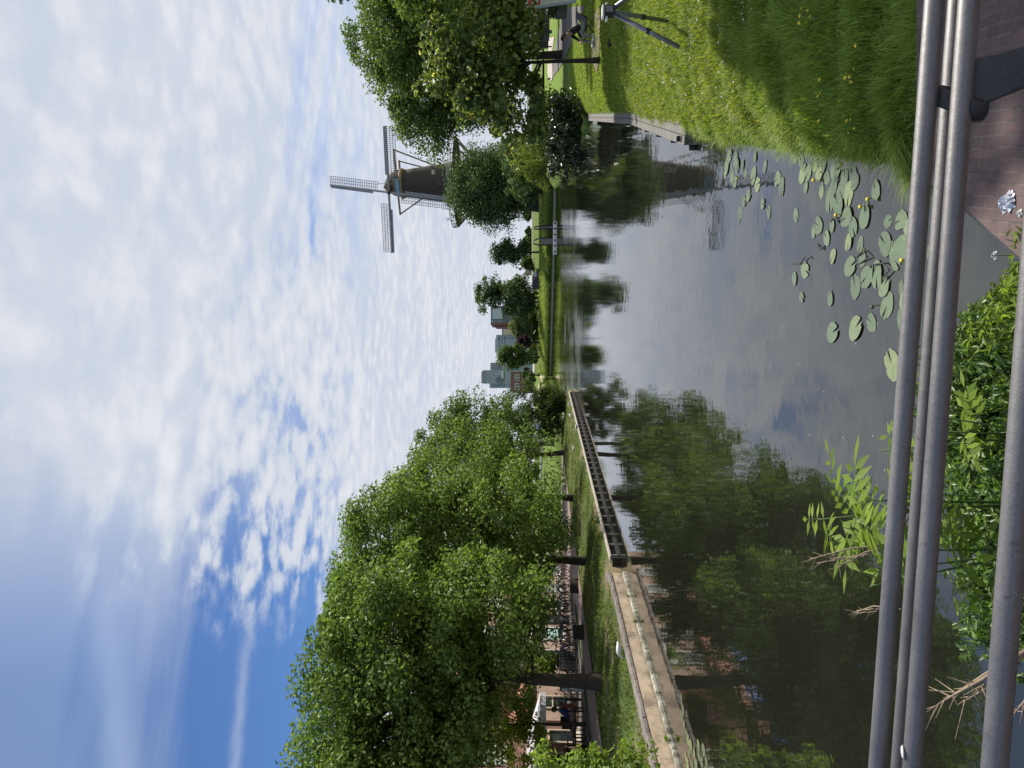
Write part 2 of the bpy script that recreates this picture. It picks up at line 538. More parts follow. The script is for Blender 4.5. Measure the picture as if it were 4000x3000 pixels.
def stained_dappled_wall():
    mt, t, bs = mat_new('stone_render')
    g = t.new('ShaderNodeNewGeometry')
    sep = t.new('ShaderNodeSeparateXYZ'); t.l.new(g.outputs['Position'], sep.inputs[0])
    x, y, z = sep.outputs
    base = t.ramp(t.noise(g.outputs['Position'], 1.4, 7, 0.65), [(0.3, (0.33, 0.25, 0.18)), (0.7, (0.56, 0.44, 0.325))])
    runs = t.noise(t.comb(t.m('MULTIPLY', y, 1.5), t.m('MULTIPLY', z, 2.0), 0), 1.1, 7, 0.68)  # mask for both the stains and the painted dappled shade
    col = t.mix(t.m('MULTIPLY', t.step(runs, 0.46, 0.66), 0.80), base, (0.17, 0.135, 0.105))  # wall stains and blotches of dappled tree shade, both painted into the colour
    lines = t.m('LESS_THAN', t.m('FRACT', t.m('MULTIPLY', y, 0.31)), 0.006)
    col = t.mix(t.m('MULTIPLY', lines, 0.7), col, (0.12, 0.10, 0.08))
    algae = t.m('MULTIPLY', t.step(t.m('ADD', z, t.m('MULTIPLY', t.noise(g.outputs['Position'], 4.0, 5, 0.6), 0.16)), 0.24, 0.12), 0.7)
    col = t.mix(algae, col, (0.13, 0.13, 0.085))
    t.put(bs.inputs['Base Color'], col)
    bs.inputs['Roughness'].default_value = 0.9
    b = t.new('ShaderNodeBump'); b.inputs['Strength'].default_value = 0.4; b.inputs['Distance'].default_value = 0.012
    t.l.new(t.noise(g.outputs['Position'], 22.0, 5, 0.65), b.inputs['Height']); t.l.new(b.outputs[0], bs.inputs['Normal'])
    return mt


M['render'] = stained_dappled_wall()
M['capstone'] = groundmat('cap_stone', [(0.35, (0.085, 0.075, 0.07)), (0.65, (0.34, 0.30, 0.27))], 1.6, 8.0, bump=0.4, bdist=0.01)
M['ledge'] = groundmat('footing_stone', [(0.36, (0.07, 0.07, 0.05)), (0.5, (0.26, 0.25, 0.20)), (0.62, (0.55, 0.54, 0.47))], 2.2, 7.0, bump=0.4, bdist=0.01)
WALL_DIR = Vector((0.1647, 0.9863, 0)); WALL_N = Vector((0.9863, -0.1647, 0))
M['pale_brick'] = brickmat('pale_brick', (0.50, 0.315, 0.225), (0.42, 0.255, 0.185), (0.50, 0.44, 0.38), along=(0.1647, 0.9863, 0))
M['red_brick'] = brickmat('red_brick', (0.26, 0.095, 0.070), (0.20, 0.075, 0.058), (0.26, 0.20, 0.18), along=(0.1647, 0.9863, 0))
M['far_brick'] = brickmat('far_brick', (0.22, 0.075, 0.050), (0.17, 0.058, 0.042), (0.22, 0.16, 0.14), along=(1, 0, 0), bump=0.1)
M['mill_brick'] = brickmat('mill_brick', (0.062, 0.048, 0.042), (0.048, 0.038, 0.034), (0.066, 0.056, 0.050), along=(1, 0, 0), bump=0.2)
M['pavers'] = brickmat('clay_pavers', (0.135, 0.088, 0.085), (0.105, 0.072, 0.072), (0.155, 0.125, 0.11), bw=0.205, bh=0.052, ms=0.005, wall=False, along=(0.28, 0.96, 0), bump=0.5)
M['tile'] = plain('orange_tile', (0.30, 0.125, 0.070), 0.8, 0, 0.25, 9, 0.5, 14)
M['dark_tile'] = plain('dark_tile', (0.05, 0.045, 0.045), 0.7, 0, 0.2, 6, 0.4, 12)
M['white'] = plain('white_paint', (0.74, 0.73, 0.70), 0.5, 0, 0.06, 3)
M['cream'] = plain('cream_paint', (0.62, 0.53, 0.40), 0.55, 0, 0.08, 3)
M['awning'] = plain('grey_canvas', (0.52, 0.50, 0.54), 0.8, 0, 0.06, 4)
M['glass'] = glassmat('window_glass')
M['pale_glass'] = glassmat('curtained_glass', (0.20, 0.22, 0.21), 0.15)
M['poster'] = plain('mint_poster', (0.38, 0.62, 0.56), 0.6, 0, 0.06, 8)
M['grey_clad'] = plain('hazed_grey_cladding', (0.28, 0.32, 0.37), 0.5, 0, 0.08, 0.2)  # blue of distant haze is mixed into these far building greys
M['dark_clad'] = plain('hazed_dark_cladding', (0.13, 0.15, 0.19), 0.5, 0, 0.08, 0.2)
M['pale_clad'] = plain('hazed_pale_cladding', (0.42, 0.47, 0.54), 0.4, 0, 0.06, 0.2)
M['sail_wood'] = plain('painted_sail_timber', (0.27, 0.27, 0.28), 0.6, 0, 0.12, 0.6)
M['lattice'] = plain('sail_lattice', (0.16, 0.15, 0.15), 0.7, 0, 0.15, 0.8)
M['brown_beam'] = plain('ochre_beam', (0.27, 0.19, 0.12), 0.6, 0, 0.12, 0.8)
M['thatch'] = plain('mill_cap_thatch', (0.055, 0.046, 0.038), 0.9, 0, 0.25, 1.5, 0.8, 6)
M['mill_blue'] = plain('mill_blue', (0.20, 0.42, 0.62), 0.5, 0, 0.1, 1)
M['stage'] = plain('stage_timber', (0.045, 0.040, 0.040), 0.7, 0, 0.2, 1)
M['stage_rail'] = plain('stage_rail', (0.20, 0.20, 0.21), 0.6, 0, 0.15, 1)

LF = {}
LF['elm'] = leafmat('elm_leaves', (0.034, 0.072, 0.018), (0.255, 0.355, 0.080), 0.34, tcol=(1.35, 1.45, 0.8))
LF['elm_far'] = leafmat('elm_leaves_dark', (0.032, 0.068, 0.018), (0.195, 0.285, 0.072), 0.34, tcol=(1.35, 1.45, 0.8))
LF['big'] = leafmat('tall_tree_leaves', (0.036, 0.072, 0.018), (0.185, 0.265, 0.065), 0.38, tcol=(1.4, 1.5, 0.8))
LF['maple'] = leafmat('small_tree_leaves', (0.038, 0.070, 0.022), (0.20, 0.265, 0.080), 0.42, tcol=(1.55, 1.55, 0.8))
LF['maple_tip'] = leafmat('bronze_tip_leaves', (0.34, 0.24, 0.075), (0.56, 0.58, 0.22), 0.45)
LF['far_dark'] = leafmat('far_tree_leaves', (0.028, 0.058, 0.020), (0.125, 0.190, 0.060), 0.3, tcol=(1.3, 1.4, 0.8))
LF['far_mid'] = leafmat('far_young_leaves', (0.050, 0.090, 0.022), (0.135, 0.195, 0.050), 0.3)
LF['far_pale'] = leafmat('far_pale_leaves', (0.090, 0.125, 0.035), (0.185, 0.225, 0.075), 0.3)
LF['purple'] = leafmat('purple_leaves', (0.035, 0.020, 0.030), (0.085, 0.045, 0.060), 0.2, tcol=(1.3, 0.8, 0.9))
LF['willow'] = leafmat('willow_leaves', (0.085, 0.120, 0.025), (0.185, 0.225, 0.060))
LF['laurel'] = leafmat('glossy_shrub_leaves', (0.014, 0.030, 0.010), (0.050, 0.078, 0.022), 0.15, 0.34, 0.6)
LF['hazel'] = leafmat('bank_bush_leaves', (0.018, 0.038, 0.010), (0.080, 0.125, 0.028), 0.28)
LF['garden'] = leafmat('garden_tree_leaves', (0.12, 0.17, 0.025), (0.26, 0.33, 0.05), 0.45)
LF['front'] = leafmat('front_shrub_leaves', (0.085, 0.140, 0.025), (0.24, 0.33, 0.075), 0.42)
LF['ash'] = leafmat('ash_sapling_leaves', (0.085, 0.150, 0.020), (0.26, 0.36, 0.040), 0.45, 0.35, 0.5)
LF['weed'] = leafmat('bank_weed_leaves', (0.035, 0.085, 0.020), (0.19, 0.29, 0.085), 0.35, 0.4, 0.5)
LF['grass'] = leafmat('grass_blades', (0.085, 0.130, 0.014), (0.33, 0.39, 0.065), 0.35, 0.5, 0.25)
LF['grass_lush'] = leafmat('lush_grass_blades', (0.090, 0.155, 0.022), (0.33, 0.43, 0.090), 0.38, 0.5, 0.2)
LF['reed'] = leafmat('bank_edge_blades', (0.045, 0.080, 0.014), (0.16, 0.21, 0.045), 0.3)
LF['dry'] = leafmat('dry_stalks', (0.22, 0.17, 0.10), (0.42, 0.35, 0.22), 0.2, tcol=(1.1, 1.1, 1.0))

# ------------------------------------------------------------------ ground, water, paths (structure)
def xl(y): return 0.167 * y - 9.97          # water line of the left bank
def xr(y): return np.interp(y, [-10, 12.0, 20.0, 37.0, 60.0, 70.0, 116.0, 200.0], [-4.15, 4.12, 7.30, 13.75, 18.6, 20.6, 31.7, 31.7])   # water line of the right bank


def loft(name, rows, mat, kind='structure'):
    R = np.array(rows, dtype=np.float32)
    n, k = R.shape[:2]
    F = [(i * k + j, i * k + j + 1, (i + 1) * k + j + 1, (i + 1) * k + j) for i in range(n - 1) for j in range(k - 1)]
    o = np_mesh(name, R.reshape(-1, 3), F, mat, smooth=True)
    if kind: tag(o, kind=kind)
    return o


gb = MB(); gb.add([(-6000, -6000, -1.6), (6000, -6000, -1.6), (6000, 7000, -1.6), (-6000, 7000, -1.6)], [(0, 1, 2, 3)])
tag(gb.build('ground', M['earth']), kind='structure')
wb = MB(); wb.add([(-600, -40, 0), (300, -40, 0), (300, 400, 0), (-600, 400, 0)], [(0, 1, 2, 3)])
tag(wb.build('water', M['water']), kind='structure')

LZ = [(0.30, 0.40), (0.8, 0.50), (2.0, 0.64), (3.0, 0.74), (4.2, 0.85), (7.0, 0.88), (9.0, 0.90), (14, 0.90), (60, 0.95), (900, 1.2)]


def zl(d):
    return float(np.interp(d, [p[0] for p in LZ], [p[1] for p in LZ]))


rows = []
for y in list(np.arange(4, 59, 1.0)) + [59.5, 60.0]:
    dz = 0.0 if y < 59 else -0.6 * (y - 59)
    rr = [(xl(y) - 0.28, y, -0.5)]
    for d in (0.3, 0.6, 1.0, 1.5, 2.0, 2.5, 3.0, 3.6, 4.2, 5, 6, 7, 8, 9, 11, 14, 20, 35, 60, 200, 900):
        rr.append((xl(y) - d, y, zl(d) + dz + 0.03 * math.sin(y * 1.3 + d * 2) * min(1, d / 2) * (d < 4)))
    rows.append(rr)
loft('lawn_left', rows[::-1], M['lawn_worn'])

RZ = [(0.0, -0.25), (0.06, 0.06), (0.5, 0.38), (1.2, 0.60), (3.0, 0.72), (8, 0.80), (20, 0.95), (45, 1.25), (80, 1.6), (400, 2.0), (3000, 2.0)]


def zr(x, y):
    e = x - xr(y)
    k = float(np.interp(y, [3.8, 30, 60, 116], [0.0, 0.0, 0.25, 0.75]))
    return float(np.interp(e, [p[0] for p in RZ], [p[1] for p in RZ])) + k * min(1, max(0, e / 3.0))


rows = []
for y in list(np.arange(3.86, 12, 0.25)) + list(np.arange(12, 40, 1.0)) + list(np.arange(40, 117, 4.0)):
    rr = []
    for e in (-0.05, 0.0, 0.06, 0.15, 0.3, 0.5, 0.8, 1.2, 1.6, 2, 2.5, 3, 4, 5, 6, 8, 10, 13, 16, 20, 28, 40, 60, 100, 400, 3000):
        x = xr(y) + e
        bump = 0.025 * math.sin(3.1 * y + 2.3 * e) * math.sin(1.7 * e - y) * (0.2 < e < 20)
        rr.append((x, y, zr(x, y) + bump))
    rows.append(rr)
loft('lawn_right', rows, M['lawn'])

FARX = [-3000, -200, -60, -12, -3, 1.8, 13, 25, 31.7, 60, 3000]
FARY = [84, 84, 84, 88, 104, 158, 139, 121, 115.7, 116, 116]
FE = [0, 0.4, 1.5, 8, 15, 20, 27, 40, 46, 52, 70, 120, 400, 5000]
FZ = [-0.2, 0.40, 0.65, 1.45, 2.15, 2.40, 2.46, 2.55, 3.1, 4.05, 4.35, 4.5, 5.0, 5.0]
FEl = [0, 0.4, 1.5, 6, 10, 20, 27, 40, 46, 52, 70, 120, 400, 5000]
FZl = [-0.2, 0.4, 0.8, 1.4, 1.75, 2.1, 2.3, 2.5, 2.6, 2.7, 3, 3.5, 5.0, 5.0]


def yfar(x): return float(np.interp(x, FARX, FARY))


def zfar(x, y):
    e = y - yfar(x)
    zz = float(np.interp(e, FE, FZ)); z2 = float(np.interp(e, FEl, FZl))
    w = float(np.interp(x, [-6, 1.5], [0, 1]))
    z = z2 * (1 - w) + zz * w
    if x > 31.7:
        z = max(z, 2.0 * min(1, (x - 31.7) / 10))
    return z


rows = []
xsamp = [-3000, -600, -200, -100, -60, -40, -30, -24, -20, -16, -12, -9, -6, -3, 0, 1.8] + list(np.arange(4, 60, 2.0)) + [60, 70, 80, 100, 150, 300, 800, 3000]
for x in xsamp:
    rows.append([(x, yfar(x) + e, zfar(x, yfar(x) + e) + (0.10 * math.sin(x * 0.9 + e) if 2 < e < 18 else 0)) for e in
                 (0, 0.2, 0.4, 0.9, 1.5, 3, 5, 8, 11, 15, 18, 20, 27, 33, 40, 43, 46, 49, 52, 60, 70, 120, 400, 1500, 5000)])
loft('lawn_far', rows[::-1], M['far_grass'])


def strip(name, pts, w, zf, mat, lift=0.012):
    rows = []
    for i, p in enumerate(pts):
        a = Vector(pts[max(i - 1, 0)]); b = Vector(pts[min(i + 1, len(pts) - 1)])
        d = (b - a).normalized(); n = Vector((-d.y, d.x))
        row = []
        ww = w[i] if hasattr(w, '__len__') else w
        for s in (-0.5, -0.25, 0, 0.25, 0.5):
            q = Vector(p) + n * s * ww
            row.append((q.x, q.y, zf(q.x, q.y) + lift))
        rows.append(row)
    return loft(name, rows, mat)


strip('path', [(xl(y) - float(np.interp(y, [34, 46], [5.3, 7.6])), y) for y in np.arange(6, 57, 1.0)], [float(np.interp(y, [34, 46], [2.1, 6.8])) for y in np.arange(6, 57, 1.0)], lambda x, y: max(zl(xl(y) - x), 0.86), M['path'], 0.03)
strip('pavement', [(xl(y) - 9.4, y) for y in np.arange(6, 57, 1.0)], 4.2, lambda x, y: max(zl(xl(y) - x), 0.90), M['pavement'], 0.02)
strip('path', [(x, yfar(x) + 23.0) for x in np.arange(-2, 75, 2.0)][::1], [3.4] * 39, lambda x, y: zfar(x, y), M['pale_path'], 0.06)
strip('road', [(x, yfar(x) + 54.0) for x in np.arange(2, 110, 4.0)], [5.0] * 27, lambda x, y: zfar(x, y), M['pale_path'], 0.06)
strip('road', [(x, 112.0) for x in np.arange(-60, -5, 3.0)], [8.0] * 19, lambda x, y: zfar(x, y), M['asphalt'], 0.10)


def patch(name, pix, mat, lift=0.03):
    """a flat patch of ground whose outline is given on the right lawn"""
    pts = []
    for xs, ys in pix:
        z = 0.8
        for _ in range(12):
            p = on(xs, ys, z); z = zr(p.x, p.y)
        pts.append((p.x, p.y, z + lift))
    c = tuple(np.mean(np.array(pts), axis=0))
    o = MB().add(pts + [c], [(i, (i + 1) % len(pts), len(pts)) for i in range(len(pts))]).build(name, mat)
    return tag(o, kind='structure')


patch('bare_patch', [(2325, 60), (2332, 120), (2318, 170), (2312, 215), (2325, 262), (2336, 285), (2342, 230), (2346, 160), (2350, 90), (2345, 20)], M['earth'], 0.035)
patch('footpath', [(2205, 30), (2185, 120), (2165, 205), (2150, 270), (2143, 310), (2162, 300), (2190, 262), (2222, 200), (2250, 120), (2290, 20)], M['pavement'], 0.05)
patch('footpath', [(2118, 145), (2116, 200), (2140, 205), (2140, 148)], M['pale_path'], 0.05)
patch('footpath', [(2134, 250), (2138, 285), (2148, 316), (2160, 312), (2162, 285), (2160, 248)], M['pale_path'], 0.09)

# brick quay in front of the bridge, on the right
qz = 0.78
qpts = [(0.30, 2.76), (0.93, 3.56), (1.14, 3.87), (9.0, 3.80), (9.0, 1.5), (-0.3, 1.5), (-0.3, 2.0)]
qb = MB().prism([(p[0], p[1]) for p in qpts][::-1], (1, 0, 0), (0, 1, 0), (0, 0, -0.6), (0, 0, 0.6 + qz))
tag(qb.build('pavement_quay', M['pavers']), kind='structure')
kb = MB()
for a, b in ((qpts[0], qpts[1]), (qpts[1], qpts[2]), ((-0.3, 2.0), qpts[0])):
    d = (Vector(b) - Vector(a)).normalized(); n = Vector((-d.y, d.x))
    kb.beam((a[0] + n.x * 0.012, a[1] + n.y * 0.012, 0.30), (b[0] + n.x * 0.012, b[1] + n.y * 0.012, 0.30), 0.02, 0.93)
tag(kb.build('quay_edge_plate', M['black_steel']), 'dark steel edging plate along the corner of the brick quay', 'edging')

# ------------------------------------------------------------------ foliage and trees
def leaves(name, P, size, mat, parent=None, aspect=0.55, up=0.5, out=None, droop=0.25, fold=0.18, r=rng):
    """one leaf-shaped pair of triangles per point"""
    N = len(P)
    nrm = r.normal(size=(N, 3)); nrm[:, 2] += up * 2.0
    if out is not None: nrm += out * 0.9
    nrm /= np.linalg.norm(nrm, axis=1)[:, None] + 1e-9
    t = r.normal(size=(N, 3)); t[:, 2] -= droop * 2
    if out is not None: t += out * 0.6
    t -= nrm * np.sum(t * nrm, axis=1)[:, None]
    t /= np.linalg.norm(t, axis=1)[:, None] + 1e-9
    b = np.cross(nrm, t)
    s = (size * r.uniform(0.65, 1.35, N))[:, None]
    w = s * aspect * 0.5
    base = P - t * s * 0.5; tip = P + t * s * 0.5 - nrm * s * 0.10
    lf = P + b * w + nrm * s * fold - t * s * 0.06; rt = P - b * w + nrm * s * fold - t * s * 0.06
    V = np.stack([base, rt, tip, lf], axis=1).reshape(-1, 3)
    i = np.arange(N) * 4
    F = np.concatenate([np.stack([i, i + 1, i + 2], 1), np.stack([i, i + 2, i + 3], 1)])
    return np_mesh(name, V, F, mat, parent)


def crown_points(ells, nclump, per, cr, r, flat=0.75, shell=0.45):
    """leaf points gathered in clumps through a crown made of ellipsoids"""
    ws = np.array([e[1][0] * e[1][1] * e[1][2] for e in ells]); ws = ws / ws.sum()
    pts, outs, cents = [], [], []
    for e, w in zip(ells, ws):
        k = max(3, int(nclump * w))
        d = r.normal(size=(k, 3)); d /= np.linalg.norm(d, axis=1)[:, None]
        rad = r.uniform(shell, 1.0, k) ** 0.7
        cc = np.array(e[0]) + d * np.array(e[1]) * rad[:, None]
        cents.append(cc)
        for c, dd in zip(cc, d):
            n = int(per * r.uniform(0.45, 1.5))
            rr = cr * r.uniform(0.6, 1.35)
            g = r.normal(size=(n, 3)); g /= np.linalg.norm(g, axis=1)[:, None]
            g *= (r.uniform(0, 1, n) ** 0.45)[:, None]
            sc = rr * np.array([r.uniform(0.75, 1.3), r.uniform(0.75, 1.3), flat * r.uniform(0.7, 1.2)])
            # clumps droop at their outer end
            pp = c + g * sc
            pp[:, 2] -= 0.18 * ((pp[:, 0] - c[0]) * dd[0] + (pp[:, 1] - c[1]) * dd[1])
            pts.append(pp); outs.append(np.tile(dd, (n, 1)) * 0.6 + g * 0.6)
    return np.concatenate(pts), np.concatenate(outs), np.concatenate(cents)


def limb_path(a, b, r, sag=0.12, n=5):
    a = Vector(a); b = Vector(b); L = (b - a).length
    out = []
    for i in range(n):
        t = i / (n - 1)
        p = a.lerp(b, t)
        p.z += sag * L * math.sin(math.pi * t)
        if 0 < i < n - 1:
            p += Vector(r.normal(size=3) * L * 0.03)
        out.append(p)
    return out


def tree(name, base, ells, trunk_r, leaf, lsize, nclump, per, cr, label, cat='tree', group=None, lean=(0, 0), fork=0.45,
         seed=1, aspect=0.6, limbs=26, tips=None, bark=None, shell=0.45, stems=1, flat=0.75, droop=0.25, up=0.5):
    r = np.random.default_rng(seed)
    bx, by, bz = base
    root = empty(name, base, 0, label, cat, group)
    L = [((e[0][0] - bx, e[0][1] - by, e[0][2] - bz), e[1]) for e in ells]
    P, O, Cn = crown_points(L, nclump, per, cr, r, flat, shell)
    keep = P[:, 2] > 0.02
    P, O = P[keep], O[keep]
    top = max(e[0][2] + e[1][2] for e in L)
    fz = top * fork
    tb = MB()
    cen = np.average(np.array([e[0] for e in L]), axis=0, weights=[e[1][0] * e[1][1] * e[1][2] for e in L])
    if stems == 1:
        tp = [(0, 0, -0.25), (0, 0, 0.02)]
        rr = [trunk_r * 1.45, trunk_r * 1.25]
        n = 9
        for i in range(1, n):
            t = i / (n - 1)
            z = top * 0.88 * t
            tp.append((lean[0] * z + (cen[0] - lean[0] * z) * max(0, t - 0.4) * 0.9 + r.normal() * trunk_r * 0.12,
                       lean[1] * z + (cen[1] - lean[1] * z) * max(0, t - 0.4) * 0.9 + r.normal() * trunk_r * 0.12, z))
            rr.append(max(trunk_r * (1 - 0.92 * t ** 1.1), 0.012))
        tb.tube(tp, rr, 10)
        zs = np.array([p[2] for p in tp])
        xs_ = np.array([p[0] for p in tp]); ys_ = np.array([p[1] for p in tp])
    else:
        for s in range(stems):
            c = Cn[r.integers(len(Cn))]
            tb.tube(limb_path((r.normal() * 0.12, r.normal() * 0.12, -0.1), c, r, 0.05), [trunk_r, trunk_r * 0.8, trunk_r * 0.6, trunk_r * 0.4, trunk_r * 0.15], 6)
    sel = r.permutation(len(Cn))[:limbs]
    for i in sel:
        c = Cn[i]
        if stems == 1:
            z0 = min(max(fz * r.uniform(0.75, 1.1), c[2] * 0.45), c[2] * 0.92, top * 0.8)
            st = (np.interp(z0, zs, xs_), np.interp(z0, zs, ys_), z0)
        else:
            st = (0, 0, 0.1)
        L0 = (Vector(c) - Vector(st)).length
        r0 = min(trunk_r * 0.45, 0.02 + L0 * 0.016)
        tb.tube(limb_path(st, c, r, 0.10), [r0, r0 * 0.8, r0 * 0.6, r0 * 0.42, r0 * 0.15], 5, cap=False)
    tb.build('trunk' if stems == 1 else 'stems', bark or M['bark'], root)
    leaves('crown', P, lsize, leaf, root, aspect, up, O, droop, r=r)
    if tips:
        tm, frac, zmin = tips
        k = r.permutation(len(P))[:int(len(P) * frac)]
        k = k[P[k][:, 2] > zmin - bz]
        leaves('young_leaves', P[k] + O[k] * 0.05, lsize * 0.9, tm, root, aspect, up, O[k], droop, r=r)
    return root


def E(x, y, z, rx, ry, rz): return ((x, y, z), (rx, ry, rz))


ROW = 'elms in a row along the left bank'
tree('elm_tree', (-9.4, 22.5, 0.76), [E(-10.6, 22.6, 7.0, 4.5, 4.2, 3.2), E(-8.0, 22.2, 7.0, 2.9, 3.0, 2.7), E(-12.6, 21.0, 7.7, 3.0, 3.0, 2.6), E(-12.2, 21.5, 7.7, 3.0, 3.0, 2.2), E(-7.4, 23.4, 4.6, 2.4, 2.6, 2.4)],
     0.225, LF['elm'], 0.150, 320, 330, 0.80, 'nearest big leafy elm on the left bank, trunk beside the brick path', 'tree', ROW, lean=(0.03, 0), seed=3, limbs=40, fork=0.42)
tree('elm_tree', (-7.6, 30.6, 0.76), [E(-7.6, 30.6, 7.9, 4.0, 4.0, 4.0), E(-5.6, 29.6, 4.2, 2.5, 2.8, 2.9), E(-8.6, 29.8, 4.2, 2.6, 2.6, 2.3), E(-9.3, 31.2, 7.4, 2.2, 2.6, 2.8), E(-6.6, 30.2, 8.7, 2.5, 2.6, 2.5)],
     0.165, LF['elm'], 0.155, 290, 290, 0.85, 'low hanging elm above the joint of the stone and black timber walls', 'tree', ROW, seed=5, limbs=34, fork=0.4)
tree('elm_tree', (-6.4, 40.0, 0.76), [E(-6.4, 40.0, 7.3, 4.2, 4.2, 3.6), E(-4.9, 39.0, 4.7, 2.8, 2.8, 2.9), E(-8.2, 40, 5.6, 3.0, 3.4, 3.4)],
     0.17, LF['elm'], 0.18, 150, 200, 0.95, 'elm whose dark trunk stands against the pink path behind the timber wall', 'tree', ROW, seed=8, limbs=30, fork=0.38)
tree('elm_tree', (-5.1, 53.0, 0.76), [E(-5.1, 53.0, 7.6, 4.2, 4.2, 4.4), E(-3.4, 52.5, 6.0, 2.6, 2.8, 3.2), E(-7.0, 53, 5.2, 3.0, 3.4, 3.0)],
     0.18, LF['elm_far'], 0.21, 120, 180, 1.0, 'farthest elm of the left row, with a leaning trunk near the bank tip', 'tree', ROW, seed=12, limbs=26, lean=(-0.08, 0), fork=0.35)
tree('tall_tree', (-6.5, 78.0, 1.2), [E(-6.5, 78, 12.2, 3.0, 3.0, 4.0), E(-4.0, 78, 9.2, 2.6, 2.6, 3.2), E(-8.5, 78, 11.0, 2.4, 2.6, 3.4)],
     0.25, LF['big'], 0.32, 60, 110, 1.1, 'tall olive green tree sticking out above the far end of the left row', 'tree', seed=21, limbs=20)
tree('bank_bush', (-2.0, 57.6, 0.4), [E(-1.5, 57.6, 2.9, 2.0, 2.0, 2.2), E(-2.8, 57.4, 2.1, 1.8, 1.9, 1.8), E(-1.2, 57.8, 1.4, 1.5, 1.5, 1.1)],
     0.07, LF['hazel'], 0.17, 75, 150, 0.6, 'round dark bush at the far tip of the left bank beside the water', 'bush', seed=31, stems=6, limbs=14)
tree('garden_tree', (-13.2, 27.6, 0.9), [E(-13.0, 27.6, 4.4, 1.25, 1.4, 1.6), E(-13.9, 27.6, 3.6, 0.9, 1.1, 1.2)],
     0.07, LF['garden'], 0.15, 50, 110, 0.5, 'small yellow green tree in front of the grey terrace awning', 'tree', seed=37, limbs=12)
tree('ivy_bush', (-13.4, 34.6, 0.9), [E(-13.4, 34.6, 2.7, 0.85, 1.1, 1.3)], 0.05, LF['front'], 0.15, 26, 110, 0.45,
     'sunlit bush covering the corner of the pale brick house behind the bicycles', 'bush', seed=38, stems=4, limbs=6)
tree('waterside_shrub', (-7.95, 13.3, 0.45), [E(-7.7, 13.6, 1.9, 0.6, 0.8, 0.7), E(-8.1, 13.2, 1.2, 0.8, 0.8, 0.8), E(-7.25, 13.6, 0.9, 0.35, 0.6, 0.45), E(-7.6, 14.2, 2.45, 0.35, 0.45, 0.4)],
     0.03, LF['front'], 0.12, 90, 62, 0.30, 'bright green shrub growing over the near end of the stone quay wall', 'shrub', seed=41, stems=8, limbs=16, aspect=0.5)

# right bank
tree('young_tree', (10.9, 24.0, 0.95), [E(11.0, 24.2, 4.7, 1.9, 2.0, 1.9), E(12.0, 24.0, 4.9, 1.8, 2.0, 1.7), E(9.6, 24.2, 3.5, 1.5, 1.6, 1.2), E(11.3, 23.8, 3.7, 1.5, 1.6, 1.0), E(10.6, 24.6, 5.9, 1.1, 1.1, 1.1)],
     0.075, LF['maple'], 0.215, 135, 60, 0.52, 'young tree with yellow and bronze tipped leaves and a thin trunk on the right lawn', 'tree', seed=51, limbs=30,
     tips=(LF['maple_tip'], 0.11, 2.8), aspect=0.72, lean=(-0.01, 0))
tree('big_tree', (23.6, 51.0, 1.3), [E(24.5, 51.0, 10.6, 6.2, 6.0, 5.9), E(21.2, 51.0, 10.0, 3.2, 4.0, 3.4), E(28, 50, 9.0, 5.0, 5.0, 6.5), E(18.5, 51.5, 11.2, 1.8, 2.2, 2.0), E(23, 50, 5.5, 5.0, 5.0, 2.2)],
     0.24, LF['big'], 0.23, 430, 270, 1.15, 'big dark green tree at the right edge, towering behind the young tree', 'tree', seed=57, limbs=50)
tree('shade_tree', (17.0, 23.4, 1.1), [E(16.9, 23.3, 8.8, 3.8, 4.0, 3.5), E(19.5, 24.0, 7.5, 3.0, 3.4, 2.6)], 0.22, LF['elm_far'], 0.24, 150, 170, 1.0,
     'broad tree just beyond the right edge, shading the lawn behind the tripod', 'tree', seed=91, limbs=18)
tree('shade_tree', (21.0, 32.5, 1.2), [E(20.4, 32, 7.4, 3.4, 3.8, 3.0), E(23.0, 33.0, 7.0, 3.2, 3.4, 3.0)], 0.24, LF['big'], 0.22, 150, 170, 0.95,
     'broad tree at the right edge, in front of the big dark tree', 'tree', seed=92, limbs=18)
tree('glossy_shrub', (14.1, 38.2, 0.5), [E(13.5, 38, 1.3, 1.5, 1.6, 1.2), E(12.6, 37.5, 0.55, 1.1, 1.2, 0.75), E(14.5, 38.2, 1.9, 1.1, 1.3, 0.9), E(12.5, 38.5, 1.0, 1.0, 1.2, 0.9), E(13.6, 37.0, 0.5, 1.0, 0.8, 0.6)],
     0.05, LF['laurel'], 0.24, 80, 90, 0.6, 'dark glossy leaved shrub hanging over the water behind the timber landing stage', 'shrub', seed=61, stems=7, limbs=14, aspect=0.5)
tree('willow_bush', (20.8, 64.5, 0.5), [E(20.6, 64, 3.1, 1.9, 2.2, 2.1), E(21.6, 64.6, 2.4, 1.5, 2.0, 2.0), E(19.5, 64, 2.0, 1.5, 1.7, 1.7)],
     0.05, LF['willow'], 0.20, 95, 130, 0.75, 'rounded yellow green willow bush at the water edge below the windmill', 'bush', seed=67, stems=9, limbs=18, aspect=0.35)
tree('dark_bush', (19.0, 59.0, 0.2), [E(17.9, 58.6, 0.75, 1.6, 1.7, 1.0), E(19.6, 59.0, 1.0, 1.7, 1.7, 1.2)],
     0.05, LF['laurel'], 0.20, 46, 150, 0.6, 'low dark bush leaning over the water in front of the willow bush', 'bush', seed=68, stems=6, limbs=10)
tree('far_bank_tree', (24.6, 82.0, 1.2), [E(24.0, 82, 4.6, 2.8, 2.8, 2.2), E(26.2, 82, 5.4, 2.4, 2.4, 2.2)],
     0.14, LF['far_dark'], 0.30, 50, 100, 0.9, 'dark round tree behind the willow bush, right of the mill', 'tree', seed=69, limbs=14)

